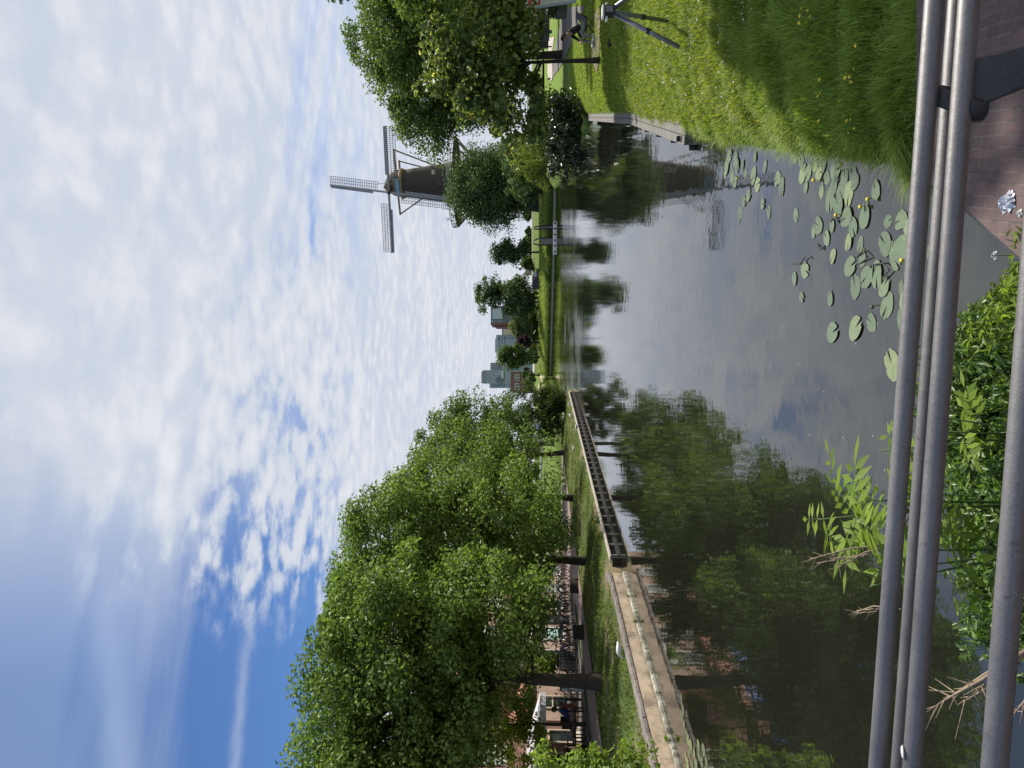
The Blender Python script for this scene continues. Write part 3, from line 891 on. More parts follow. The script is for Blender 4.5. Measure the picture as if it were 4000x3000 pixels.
# far bank
def fartree(name, xs0, xs1, ys0, ys1, D, base_z, leaf, label, seed, nclump=50, per=110, group=None, trunk=0.2, shell=0.4, lumps=3, trunk_y=None, lowfrac=None):
    """a tree beyond the water: its crown fills the given part of the view at distance D"""
    r = np.random.default_rng(seed)
    zt = at(xs0, (ys0 + ys1) / 2, D).z; zb = at(xs1, (ys0 + ys1) / 2, D).z
    xa = at(2000, ys1, D).x; xb = at(2000, ys0, D).x
    cx, w = (xa + xb) / 2, (xb - xa) / 2
    cz, h = (zt + zb) / 2, (zt - zb) / 2
    ells = [E(cx, D, cz, w * 0.72, w * 0.7, h * 0.80)]
    for i in range(lumps):
        an = 2 * math.pi * (i + r.uniform(0, 0.6)) / lumps
        ells.append(E(cx + math.cos(an) * w * 0.50, D + r.uniform(-0.3, 0.3) * w, cz + math.sin(an) * h * 0.50, w * 0.45, w * 0.45, h * 0.46))
    tx = cx if trunk_y is None else at(2000, trunk_y, D).x
    return tree(name, (tx, D, base_z), ells, trunk, leaf, max(0.28, D * 0.0031), nclump, int(per * 1.5), max(0.5, (w + h) * 0.16), label, 'tree', group, seed=seed, limbs=16, shell=shell, fork=0.35)


fartree('chestnut_tree', 1728, 2095, 545, 905, 128, zfar(34, 128) + 0.2, LF['far_dark'], 'big round dark tree hiding the foot of the windmill', 71, 190, 190, trunk=0.45, lumps=6, trunk_y=747)
fartree('maple_tree', 1905, 2092, 930, 1042, 150, 2.5, LF['far_dark'], 'small upright tree left of the round tree by the mill, across the water', 72, 44, 90)
fartree('lime_tree', 1846, 1985, 1070, 1225, 160, 2.6, LF['far_dark'], 'tall open crowned tree on the far bank, the top of a pair', 73, 60, 60, lumps=5, shell=0.55)
fartree('lime_tree', 1955, 2100, 1052, 1275, 156, 2.5, LF['far_dark'], 'broad bushy tree below the tall open crowned tree on the far bank', 74, 70, 100, lumps=4)
fartree('hawthorn_tree', 1978, 2094, 1225, 1330, 165, 2.6, LF['far_pale'], 'pale green bushy tree in front of the low grey flats across the water', 75, 40, 90)
fartree('plum_tree', 2015, 2075, 1300, 1375, 162, 2.6, LF['purple'], 'small purple leaved tree on the far bank', 76, 26, 80, lumps=2)
fartree('rowan_tree', 1925, 2090, 1345, 1445, 155, 2.5, LF['far_mid'], 'green pointed tree on the far bank beside the grey tower block', 77, 52, 90)
fartree('rowan_tree', 2040, 2098, 1430, 1500, 150, 2.5, LF['far_dark'], 'low dark green tree in front of the red brick building across the water', 78, 28, 90, lumps=2)
fartree('far_shrub', 2050, 2092, 880, 950, 180, 4.2, LF['far_dark'], 'dark shrub by the raised road behind the mooring posts', 79, 26, 80, lumps=2, trunk=0.08)
fartree('far_shrub', 2040, 2086, 780, 880, 182, 4.2, LF['far_dark'], 'dark shrubbery left of the round tree trunk across the water', 80, 30, 80, lumps=3, trunk=0.08)
fartree('far_shrub', 2046, 2092, 985, 1060, 176, 4.0, LF['far_dark'], 'dark shrubs behind the small upright tree across the water', 85, 26, 80, lumps=2, trunk=0.08)
fartree('far_shrub', 2040, 2088, 1250, 1345, 182, 4.0, LF['far_dark'], 'dark shrubs filling the gap beside the purple leaved tree', 86, 30, 80, lumps=3, trunk=0.08)
fartree('far_shrub', 2052, 2098, 1140, 1220, 172, 3.4, LF['far_mid'], 'green shrubs behind the lamp posts and the low hedge', 87, 26, 80, lumps=2, trunk=0.08)
fartree('far_shrub', 2056, 2104, 1330, 1440, 176, 2.6, LF['far_dark'], 'dark shrubs at the end of the pale path across the water', 88, 26, 80, lumps=3, trunk=0.08)
fartree('far_shrub', 2128, 2170, 688, 748, 113, 0.2, LF['far_mid'], 'low green bush where the right bank meets the far bank, beside the willow bush', 94, 24, 90, lumps=2, trunk=0.06)
fartree('far_shrub', 2040, 2104, 918, 1000, 173, 3.4, LF['far_dark'], 'dark shrubs at the foot of the small upright tree across the water', 95, 30, 90, lumps=3, trunk=0.08)
fartree('far_shrub', 2034, 2104, 1000, 1062, 170, 3.2, LF['far_mid'], 'green shrubs between the small upright tree and the dark van', 96, 28, 90, lumps=2, trunk=0.08)
fartree('far_shrub', 2050, 2108, 1215, 1300, 168, 2.6, LF['far_mid'], 'green shrubs under the pale bushy tree across the water', 97, 28, 90, lumps=3, trunk=0.08)
fartree('park_tree', 2020, 2092, 1640, 1740, 118, 3.0, LF['far_pale'], 'pale tree seen through the gap under the left row of elms', 81, 30, 80, lumps=2)
fartree('park_tree', 1990, 2150, 1780, 1900, 100, 2.6, LF['elm_far'], 'tree far behind the pink path on the left bank', 82, 40, 90, lumps=3)
fartree('park_tree', 1960, 2165, 1900, 2080, 84, 2.0, LF['elm_far'], 'dense tree filling the space behind the second and third elm trunks', 83, 55, 100, lumps=3)
fartree('park_tree', 1960, 2190, 2080, 2270, 70, 1.3, LF['elm_far'], 'dark tree behind the far end of the row of bicycles', 84, 55, 100, lumps=3)

# low hedge on the far bank
def hedge(name, x0, x1, y, z, h, w, leaf, label, n, size, seed):
    r = np.random.default_rng(seed)
    P = np.stack([r.uniform(x0, x1, n), y + r.uniform(-w / 2, w / 2, n), np.zeros(n)], 1)
    hh = h * (0.75 + 0.25 * np.sin(P[:, 0] * 0.9) + 0.15 * np.sin(P[:, 0] * 2.3 + 1))
    P[:, 2] = z + hh * r.uniform(0, 1, n) ** 0.6
    o = leaves(name, P, size, leaf, None, 0.6, 0.6)
    return tag(o, label, 'hedge')


hedge('hedge', at(2000, 1372, 166).x, at(2000, 1195, 166).x, 166, zfar(8, 166), 2.3, 2.2, LF['far_mid'], 'low clipped green hedge beyond the pale path across the water', 3200, 0.36, 91)

# ------------------------------------------------------------------ grass
def blades(name, P, h, w, mat, label=None, lean=0.5, r=rng, kind='stuff', cat='grass', wind=(0, 0)):
    N = len(P)
    tuft = np.sin(P[:, 0] * 5.1 + 1.3 * np.sin(P[:, 1] * 3.7)) * np.sin(P[:, 1] * 4.3 + 1.7 * np.sin(P[:, 0] * 2.9))
    h = h * r.uniform(0.5, 1.4, N) * (1 + 0.45 * tuft)
    an = r.uniform(0, 2 * math.pi, N)
    d = np.stack([np.cos(an), np.sin(an)], 1)
    l = (lean * r.uniform(0.2, 1.3, N) * h)[:, None]
    bend = d * l + np.array(wind) * h[:, None]
    sd = np.stack([-d[:, 1], d[:, 0]], 1) * (w * r.uniform(0.6, 1.3, N))[:, None] * 0.5
    V = np.zeros((N, 5, 3), dtype=np.float32)
    V[:, 0, :2] = P[:, :2] - sd; V[:, 1, :2] = P[:, :2] + sd
    V[:, 0, 2] = V[:, 1, 2] = P[:, 2] - 0.01
    V[:, 2, :2] = P[:, :2] + bend * 0.35 - sd * 0.8; V[:, 3, :2] = P[:, :2] + bend * 0.35 + sd * 0.8
    V[:, 2, 2] = V[:, 3, 2] = P[:, 2] + h * 0.6
    V[:, 4, :2] = P[:, :2] + bend
    V[:, 4, 2] = P[:, 2] + h * 0.95 - l[:, 0] * 0.25
    i = np.arange(N) * 5
    F = np.concatenate([np.stack([i, i + 1, i + 3], 1), np.stack([i, i + 3, i + 2], 1), np.stack([i + 2, i + 3, i + 4], 1)])
    o = np_mesh(name, V.reshape(-1, 3), F, mat)
    return tag(o, label, cat, None, kind)


def lawn_points(n, y0, y1, e0, amax, r, pw=1.0):
    out = []
    need = n
    while need > 0:
        y = y0 + (y1 - y0) * r.uniform(0, 1, n * 2) ** pw
        x = r.uniform(0, 1, n * 2)
        lo = xr(y) + e0; hi = np.maximum(amax * y, lo + 0.2)
        x = lo + (hi - lo) * x
        out.append(np.stack([x, y], 1))
        need -= n * 2
    P = np.concatenate(out)[:n]
    z = np.array([zr(a, b) for a, b in P])
    return np.column_stack([P, z])


r = np.random.default_rng(101)
P1 = lawn_points(42000, 3.9, 8.0, 0.05, 0.62, r)
P1[:, 1] -= (r.uniform(0, 1, len(P1)) < 0.03) * r.uniform(0, 0.12, len(P1))
blades('tall_grass', P1, 0.135, 0.0085, LF['grass_lush'], 'tall lush grass on the bank in front of the brick quay', 0.7, r)
P2 = lawn_points(60000, 7.0, 18.0, 0.08, 0.60, r, 1.25)
blades('meadow_grass', P2, 0.11, 0.011, LF['grass'], 'bright meadow grass on the right lawn around the tripod', 0.9, r)
P3 = lawn_points(34000, 17.0, 42.0, 0.35, 0.60, r, 1.2)
blades('mown_grass', P3, 0.055, 0.030, LF['grass'], 'short grass farther back on the right lawn under the young tree', 0.8, r)
# fringe overhanging the water
n = 9000
y = r.uniform(3.9, 12.5, n) ; x = xr(y) + r.uniform(0.0, 0.25, n)
Pf = np.column_stack([x, y, np.array([max(zr(a, b), 0.02) for a, b in zip(x, y)])])
blades('overhanging_grass', Pf, 0.12, 0.009, LF['grass_lush'], 'grass hanging over the water along the right bank', 1.0, r, wind=(-0.35, -0.1))
n = 5200
y = r.uniform(3.86, 5.2, n); x = xr(y) + r.uniform(-0.05, 0.3, n)
Pf = np.column_stack([x, y, np.array([max(zr(a, b), 0.05) for a, b in zip(x, y)])])
blades('quay_corner_grass', Pf, 0.16, 0.010, LF['grass_lush'], 'long dark grass tuft spilling over the water at the corner of the brick quay', 1.0, r, wind=(-0.5, -0.5))
# left lawn
n = 46000
y = 11 + 46 * r.uniform(0, 1, n) ** 1.3; d = r.uniform(0.3, 4.3, n)
worn = np.sin(1.7 * y + 2.0 * np.sin(d * 1.9)) * np.sin(d * 2.3 + 0.9 * y) + r.uniform(-0.35, 0.35, n)
y = y[worn < 0.42]; d = d[worn < 0.42]
Pl = np.column_stack([xl(y) - d, y, np.array([zl(k) for k in d])])
gl = leafmat('left_lawn_blades', (0.050, 0.080, 0.016), (0.23, 0.28, 0.065), 0.3)  # darker green blades for the left lawn
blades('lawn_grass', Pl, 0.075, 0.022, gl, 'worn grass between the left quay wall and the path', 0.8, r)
# rank growth along the far water line
n = 15000
x = r.uniform(-3, 34, n); e = 0.3 + 3.0 * r.uniform(0, 1, n) ** 1.6
Pfar = np.column_stack([x, np.array([yfar(a) for a in x]) + e, np.zeros(n)])
Pfar[:, 2] = [zfar(a, b) for a, b, _ in Pfar]
blades('bank_growth', Pfar, 0.55, 0.07, LF['reed'], 'rank grass along the far water line', 0.5, r)
n = 11000
x = r.uniform(-3, 44, n); e = 3 + 16 * r.uniform(0, 1, n)
Pfar = np.column_stack([x, np.array([yfar(a) for a in x]) + e, np.zeros(n)])
Pfar[:, 2] = [zfar(a, b) for a, b, _ in Pfar]
blades('slope_grass', Pfar, 0.32, 0.10, LF['grass'], 'uneven grass on the far bank slope', 0.7, r)

# white clover and daisies
n = 420
Pd = lawn_points(n, 7.0, 17.0, 0.6, 0.56, r, 1.3)
sel = np.sin(Pd[:, 0] * 3.1 + 1.0) * np.sin(Pd[:, 1] * 1.9) > -0.15
Pd = Pd[sel]; Pd[:, 2] += 0.09
dz = leaves('daisies', Pd, 0.030, plain('daisy_white', (0.75, 0.75, 0.70), 0.7, 0, 0.05), None, 0.95, 2.0)
tag(dz, 'small white clover and daisy flowers sprinkled over the right lawn', 'flowers', None, 'stuff')

# buttercups in the near grass
yel = plain('buttercup_yellow', (0.80, 0.60, 0.05), 0.45, 0, 0.1)
stem_g = plain('flower_stem', (0.06, 0.11, 0.025), 0.6, 0, 0.1)


def buttercup(loc, rz):
    root = empty('buttercup', loc, rz, 'yellow buttercup in the tall grass beside the brick quay', 'flower', 'buttercups in the near grass')
    MB().tube([(0, 0, -0.24), (0.01, 0, -0.1), (0, 0, 0)], 0.0022, 5).build('stem', stem_g, root)
    f = MB()
    for k in range(5):
        t = 2 * math.pi * k / 5
        c, s = math.cos(t), math.sin(t)
        f.add([(0, 0, 0), (c * 0.013 - s * 0.010, s * 0.013 + c * 0.010, 0.010), (c * 0.022, s * 0.022, 0.012), (c * 0.013 + s * 0.010, s * 0.013 - c * 0.010, 0.010)], [(0, 3, 2, 1)])
    f.build('petals', yel, root)
    return root


bc_pix = [(3128, 62), (3134, 34), (3158, 40), (3168, 66), (3124, 88), (3154, 84), (3346, 176), (3340, 268), (3322, 298), (3304, 305), (3324, 325), (3204, 310), (3330, 316), (3192, 365),
          (3206, 360), (3198, 378), (3282, 396), (3328, 446), (3298, 450), (3327, 468), (3310, 475), (3201, 474), (3340, 500), (3318, 516), (3274, 508), (3288, 520), (3054, 512), (3052, 526), (3192, 530),
          (3040, 552), (3208, 568), (3300, 585), (3292, 602), (3260, 608), (3236, 590), (3314, 618), (3282, 655), (2972, 488), (3030, 488), (2960, 470), (2840, 470), (2752, 312), (2738, 398), (2872, 540)]
b0 = None
for i, (px, py) in enumerate(bc_pix):
    z = 0.55
    for _ in range(10):
        p = on(px, py, z + 0.20); z = zr(p.x, p.y)
    if b0 is None:
        b0 = buttercup((p.x, p.y, z + 0.20), 0); o = b0
    else:
        o = copy_tree(b0)
    o.location = (p.x, p.y, z + 0.20); o.rotation_euler = (random.uniform(-0.5, 0.5), random.uniform(-0.5, 0.5), random.uniform(0, 6))
    o.scale = (random.uniform(0.45, 0.75),) * 2 + (1.0,)

# ------------------------------------------------------------------ left quay walls
def wl(y, off=0.0, z=0.0):
    """point on the left water line at y, pushed off towards the water (+) or the land (-)"""
    return Vector((xl(y), y, z)) + WALL_N * off


qw = empty('quay_wall', wl(16), 0, 'pale rendered stone quay wall with a grey capping along the near left bank', 'wall')


def wall_run(pts, prof, name, mat, parent):
    """prof: (offset, z) outline swept along pts (list of (y, extra offset))"""
    rows = []
    for y, ex in pts:
        rows.append([tuple(wl(y, ex + o, z) - wl(16)) for o, z in prof])
    k = len(prof)
    R = [p for row in rows for p in row]
    F = [(i * k + j, (i + 1) * k + j, (i + 1) * k + (j + 1) % k, i * k + (j + 1) % k) for i in range(len(rows) - 1) for j in range(k)]
    F.append(tuple(range(k))); F.append(tuple((len(rows) - 1) * k + j for j in range(k))[::-1])
    o = MB().add(R, F).build(name, mat, parent)
    return o


run = [(7.0, 0.0), (12, 0.0), (16.0, 0.01), (20, 0.0), (23.0, 0.0), (24.0, -0.42)]
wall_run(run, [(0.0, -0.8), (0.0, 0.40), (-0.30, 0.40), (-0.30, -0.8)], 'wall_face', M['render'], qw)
cap = MB()
ys = list(np.arange(7.0, 22.9, 1.45)) + [23.0]
for y0, y1 in zip(ys[:-1], ys[1:]):
    a = wl(y0 + 0.012, -0.14, 0.452) - wl(16); b = wl(y1 - 0.012, -0.14, 0.452) - wl(16)
    cap.beam(a, b, 0.33, 0.085)
cap.beam(wl(23.01, -0.14, 0.452) - wl(16), wl(24.05, -0.56, 0.452) - wl(16), 0.33, 0.085)
cap.build('capping', M['capstone'], qw, bevel=0.012)
led = MB()
ys = list(np.arange(7.0, 22.9, 1.9)) + [23.0]
for y0, y1 in zip(ys[:-1], ys[1:]):
    led.beam(wl(y0 + 0.01, 0.05, -0.26) - wl(16), wl(y1 - 0.01, 0.05, -0.26) - wl(16), 0.10, 0.66)
led.build('footing', M['ledge'], qw, bevel=0.015)
# ferns growing from the joints
for i, (yy, zz, sz) in enumerate([(13.6, 0.12, 0.16), (14.9, 0.10, 0.07), (19.8, 0.09, 0.045), (21.3, 0.10, 0.04)]):
    rr = np.random.default_rng(200 + i)
    nn = int(60 + sz * 500)
    g = rr.normal(size=(nn, 3)) * sz * 0.5
    P = np.array(wl(yy, 0.10, zz + 0.02)) + g * np.array([0.7, 1.2, 0.6]); P[:, 2] = np.maximum(P[:, 2], zz)
    o = leaves('wall_fern', P, 0.05, LF['front'], None, 0.45, 0.8, r=rr)
    tag(o, ['largest green tuft growing out of the foot of the quay wall beside the front shrub', 'small fern on the quay wall footing next to the largest tuft', 'small weed on the wall footing, second from the wall end',
            'tiny weed on the wall footing nearest the black timber wall'][i], 'plant', 'weeds growing on the quay wall')

tw = empty('timber_wall', wl(40), 0, 'black timber bank wall with square openings and a pale plank on top, along the far left bank', 'wall')
o40 = wl(40)
tb = MB()
for y in np.arange(24.4, 56, 4.0):
    tb.beam(wl(y, -0.12, -0.02) - o40, wl(min(y + 3.98, 56.2), -0.12, -0.02) - o40, 0.05, 0.56)
tb.build('back_planks', M['dark_wood'], tw)
wa = MB()
for z in (0.03,):
    for y in np.arange(24.4, 56, 4.0):
        wa.beam(wl(y, -0.01, z) - o40, wl(min(y + 3.97, 56.2), -0.01, z) - o40, 0.08, 0.07)
wa.build('waling', M['dark_wood'], tw)
for i, y in enumerate(np.arange(24.5, 56.3, 0.95)):
    p = wl(y, -0.035, 0.02) - o40
    MB().box(p, (0.10, 0.11, 0.50), rz=-0.165).build('post', M['wet_wood'], tw)
cpw = MB()
for y in np.arange(24.3, 56.2, 4.0):
    cpw.beam(wl(y, -0.06, 0.31) - o40, wl(min(y + 3.98, 56.3), -0.06, 0.31) - o40, 0.24, 0.055)
cpw.build('capping', M['cap_wood'], tw, bevel=0.008)
MB().beam(wl(24.25, -0.30, 0.04) - o40, wl(24.25, 0.03, 0.04) - o40, 0.08, 0.44).build('end_post', M['dark_wood'], tw)

# ------------------------------------------------------------------ right timber landing stage
ls = empty('landing_stage', (xr(20), 20, 0), 0, 'low weathered grey plank landing stage along the right bank, its end open to the water', 'landing stage')
ox = Vector((xr(20), 20, 0))
dk = MB()
segs = [((4.20, 12.6), (7.28, 20.0)), ((7.30, 20.05), (13.60, 36.8))]
for (x0, y0), (x1, y1) in segs:
    a = Vector((x0, y0, 0)); b = Vector((x1, y1, 0)); d = (b - a).normalized(); n = Vector((d.y, -d.x, 0))
    for k, (off, w, zz) in enumerate([(0.075, 0.15, 0.20), (0.235, 0.145, 0.195), (0.39, 0.145, 0.205)]):
        L = (b - a).length; st = 0
        while st < L - 0.1:
            e = min(st + 3.4 + 0.4 * k, L)
            dk.beam(a + d * (st + 0.008) + n * off + Vector((0, 0, zz)) - ox, a + d * (e - 0.008) + n * off + Vector((0, 0, zz)) - ox, w, 0.05)
            st = e
dk.build('planks', M['grey_wood'], ls, bevel=0.006)
fd = MB()
for (x0, y0), (x1, y1) in segs:
    a = Vector((x0, y0, -0.1)); b = Vector((x1, y1, -0.1)); d = (b - a).normalized(); n = Vector((d.y, -d.x, 0))
    fd.beam(a + n * 0.03 - ox, b + n * 0.03 - ox, 0.05, 0.52)
fd.beam(Vector((4.23, 12.66, -0.08)) - ox, Vector((4.64, 12.50, -0.08)) - ox, 0.06, 0.50)
fd.build('fascia', M['grey_wood'], ls)
a = Vector((4.20, 12.6, 0)); b = Vector((7.28, 20.0, 0))
for k in range(5):
    p = a.lerp(b, 0.02 + k * 0.235)
    MB().tube([p + Vector((-0.05, 0, -0.6)) - ox, p + Vector((-0.05, 0, 0.10)) - ox], 0.055, 8).build('pile', M['dark_wood'], ls)
br = MB(); br.box((0, 0, 0), (0.16, 0.10, 0.012)); br.box((0.06, 0, 0.035), (0.02, 0.10, 0.06))
o = br.build('corner_bracket', M['black_steel'], ls, bevel=0.003); o.location = Vector((4.40, 12.85, 0.232)) - ox; o.rotation_euler = (0, 0, 1.2)

# ------------------------------------------------------------------ houses on the left
HD = 10.9                                       # facade line: metres left of the water line


def fp(y, d=HD, z=0.0):
    return Vector((xl(y) - d, y, z))


def window(parent, org, y0, y1, z0, z1, frame, glass, bars=(0.5,), vbars=(), sill=True, out=0.0, poster=None, name='window'):
    p0 = fp(y0) - org; p1 = fp(y1) - org
    d = (p1 - p0).normalized(); n = WALL_N
    L = (p1 - p0).length
    fr = MB(); t = 0.09
    def bm(u0, u1, v0, v1, dep, thick):
        a = p0 + d * ((u0 + u1) / 2) + n * dep + Vector((0, 0, (v0 + v1) / 2))
        R = Matrix((d, n, Vector((0, 0, 1)))).transposed()
        fr.box(a, (u1 - u0, thick, v1 - v0), M=R)
    bm(0, t, z0, z1, 0.03, 0.10); bm(L - t, L, z0, z1, 0.03, 0.10)
    bm(t, L - t, z1 - t, z1, 0.03, 0.10); bm(t, L - t, z0, z0 + t, 0.03, 0.10)
    for q in bars:
        zz = z0 + (z1 - z0) * q
        bm(t, L - t, zz - 0.03, zz + 0.03, 0.025, 0.07)
    for q in vbars:
        bm(L * q - 0.03, L * q + 0.03, z0 + t, z1 - t, 0.022, 0.07)
    f = fr.build(name, frame, parent)
    g = MB()
    R = Matrix((d, n, Vector((0, 0, 1)))).transposed()
    g.box(p0 + d * (L / 2) + n * 0.006 + Vector((0, 0, (z0 + z1) / 2)), (L - 2 * t + 0.02, 0.012, z1 - z0 - 2 * t + 0.02), M=R)
    g.build('pane', glass, f)
    if sill:
        s = MB(); s.box(p0 + d * (L / 2) + n * 0.07 + Vector((0, 0, z0 - 0.05)), (L + 0.2, 0.20, 0.08), M=R)
        s.build('sill', M['white'], f)
    if poster:
        ps = MB(); ps.box(p0 + d * (L / 2) + n * 0.022 + Vector((0, 0, z0 + (z1 - z0) * 0.33)), (L * 0.72, 0.008, (z1 - z0) * 0.30), M=R)
        ps.build('poster', poster, f)
    return f


def house(y0, y1, depth, z0, eave, ridge, wallm, roofm, label, name, ovh=0.25):
    org = fp(y0); org.z = 0
    h = empty(name, org, 0, label, 'house')
    back = -WALL_N * depth
    a, b = fp(y0) - org, fp(y1) - org
    c, d = b + back, a + back
    w = MB()
    lo, hi = Vector((0, 0, z0)), Vector((0, 0, eave)); rd = Vector((0, 0, ridge))
    ma, mb_ = (a + d) / 2, (b + c) / 2
    vs = [a + lo, b + lo, c + lo, d + lo, a + hi, b + hi, c + hi, d + hi, ma + rd, mb_ + rd]
    w.add(vs, [(0, 1, 5, 4), (2, 3, 7, 6), (1, 2, 6, 9, 5), (3, 0, 4, 8, 7)])
    w.build('wall', wallm, h)
    rf = MB()
    u = (b - a).normalized() * ovh; n = WALL_N * ovh
    sl = Vector((0, 0, -(ridge - eave) / (depth / 2) * ovh))
    th = Vector((0, 0, 0.14))
    def slab(p, q, r_, s_):
        rf.add([p, q, r_, s_, p + th, q + th, r_ + th, s_ + th], [(3, 2, 1, 0), (4, 5, 6, 7), (0, 1, 5, 4), (1, 2, 6, 5), (2, 3, 7, 6), (3, 0, 4, 7)])
    up = Vector((0, 0, 0.02))
    slab(a + hi - u + n + sl + up, b + hi + u + n + sl + up, mb_ + rd + u + up, ma + rd - u + up)
    slab(c + hi + u - n + sl + up, d + hi - u - n + sl + up, ma + rd - u + up, mb_ + rd + u + up)
    rf.build('roof', roofm, h)
    return h, org


hA, oA = house(36.2, 52, 8, 0.5, 6.4, 9.4, M['pale_brick'], M['tile'], 'pale brick house with tall white framed windows behind the row of bicycles', 'brick_house')
for i, (ya, yb) in enumerate([(37.3, 38.5), (39.5, 40.9), (43.0, 44.2), (45.3, 46.5), (47.8, 49.0), (50.0, 51.2)]):
    window(hA, oA, ya, yb, 1.30, 3.20, M['white'], M['glass'] if i < 3 else M['pale_glass'], bars=(0.66,), poster=M['poster'] if i == 1 else None)
for ya in (37.3, 39.8, 43.0, 45.3, 47.8):
    window(hA, oA, ya, ya + 1.2, 4.25, 5.85, M['white'], M['pale_glass'], bars=(0.6,))
R3 = Matrix((WALL_DIR, WALL_N, Vector((0, 0, 1)))).transposed()
dr = MB(); dr.box(fp(41.85) - oA + WALL_N * 0.03 + Vector((0, 0, 2.0)), (1.05, 0.06, 2.25), M=R3)
d_ = dr.build('door', M['black'], hA)
dh = MB(); dh.box(fp(41.55) - oA + WALL_N * 0.09 + Vector((0, 0, 1.95)), (0.03, 0.06, 0.14), M=R3); dh.build('handle', M['white'], d_)
bd = MB(); bd.box(fp(44.0) - oA + WALL_N * 0.03 + Vector((0, 0, 3.42)), (15.2, 0.06, 0.16), M=R3); bd.build('string_course', M['cream'], hA)

hB, oB = house(21.5, 32.2, 8, 0.5, 7.2, 10.2, M['red_brick'], M['tile'], 'red brick house with white framed upstairs windows behind the grey awning', 'brick_house')
for ya in (23.2, 26.3, 29.6):
    window(hB, oB, ya, ya + 1.15, 4.15, 5.75, M['white'], M['pale_glass'], bars=(), vbars=(0.5,))
for ya, w_ in ((22.5, 1.6), (25.0, 1.6), (27.4, 1.5)):
    window(hB, oB, ya, ya + w_, 1.15, 2.35, M['cream'], M['pale_glass'], bars=(), vbars=(0.5,), name='shop_window')
for ya, w_ in ((29.5, 0.9), (31.0, 0.9)):
    window(hB, oB, ya, ya + w_, 1.0, 2.35, M['cream'], M['glass'], bars=(), name='shop_window')
hC, oC = house(32.6, 35.8, 5.5, 0.5, 3.4, 4.9, M['pale_brick'], M['tile'], 'low brick annexe with a steep orange tiled roof between the red and the pale house', 'annexe')
window(hC, oC, 33.4, 34.4, 1.3, 2.6, M['cream'], M['glass'], bars=(0.6,))

aw = empty('terrace_awning', fp(26), 0, 'long sloping pale grey canvas awning over the terrace of the red brick house', 'awning')
o26 = fp(26)
rows = []
for y in np.arange(22.0, 31.6, 0.8):
    rows.append([tuple(fp(y, HD - 0.02 - k * 0.62, 3.28 - 0.20 * k - 0.02 * math.sin(k * 1.3)) - o26) for k in range(4)])
R_ = np.array(rows)
k_ = 4
cv = loft('canvas', rows, M['awning'], None); cv.parent = aw
sm = cv.modifiers.new('thickness', 'SOLIDIFY'); sm.thickness = 0.03
vb = MB()
for y in np.arange(22.0, 31.2, 0.8):
    vb.beam(fp(y, HD - 1.90, 2.56) - o26, fp(y + 0.79, HD - 1.90, 2.56) - o26, 0.02, 0.24)
vb.build('valance', M['awning'], aw)
for y in (22.2, 26.6, 31.2):
    MB().tube([fp(y, HD - 1.86, 0.9) - o26, fp(y, HD - 1.86, 2.58) - o26], 0.035, 8).build('awning_post', M['black_steel'], aw)

# terrace: fence panels, chairs, tables, bench, lamp
def fence_panel(y, L, label):
    root = empty('fence_panel', fp(y, 7.9, 0.92), 0, label, 'fence', 'black terrace fence panels')
    b = MB()
    for k in range(int(L / 0.11) + 1):
        b.tube([WALL_DIR * (k * 0.11) + Vector((0, 0, 0.12)), WALL_DIR * (k * 0.11) + Vector((0, 0, 0.86))], 0.012, 5)
    b.build('bars', M['black'], root)
    f = MB(); f.beam((0, 0, 0.88), WALL_DIR * L + Vector((0, 0, 0.88)), 0.05, 0.06); f.beam((0, 0, 0.12), WALL_DIR * L + Vector((0, 0, 0.12)), 0.05, 0.05)
    f.beam(Vector((0, 0, 0.06)), Vector((0, 0, 0.91)), 0.05, 0.05); f.beam(WALL_DIR * L + Vector((0, 0, 0.06)), WALL_DIR * L + Vector((0, 0, 0.91)), 0.05, 0.05)
    f.build('frame', M['black'], root)
    p = MB(); p.box(WALL_DIR * (L / 2) + Vector((0, 0, 0.48)) - WALL_N * 0.06, (L - 0.04, 0.02, 0.70), M=R3); p.build('screen', M['black'], root)
    return root


fence_panel(22.6, 1.7, 'black fence panel partly hidden by the front shrub, nearest of the terrace panels')
fence_panel(24.6, 1.7, 'black fence panel between the front shrub and the terrace chairs')
fence_panel(31.4, 1.1, 'black fence panel just right of the nearest elm trunk')


def chair():
    root = empty('terrace_chair', (0, 0, 0), 0, '', 'chair', 'dark chairs on the terrace under the awning')
    MB().box((0, 0, 0.45), (0.44, 0.44, 0.04)).build('seat', M['black'], root, bevel=0.01)
    MB().box((-0.20, 0, 0.72), (0.04, 0.44, 0.42)).build('backrest', M['black'], root, bevel=0.01)
    for sx in (-0.19, 0.19):
        for sy in (-0.19, 0.19):
            MB().tube([(sx, sy, 0), (sx, sy, 0.44)], 0.016, 6).build('leg', M['black_steel'], root)
    return root


def table():
    root = empty('terrace_table', (0, 0, 0), 0, '', 'table', 'dark tables on the terrace under the awning')
    MB().lathe([(0.36, 0.71), (0.37, 0.725), (0.36, 0.74)], n=20).build('tabletop', M['black'], root)
    MB().tube([(0, 0, 0.03), (0, 0, 0.71)], 0.03, 8).build('column', M['black_steel'], root)
    MB().lathe([(0.24, 0.0), (0.22, 0.03), (0.05, 0.04)], n=16).build('base', M['black_steel'], root)
    return root


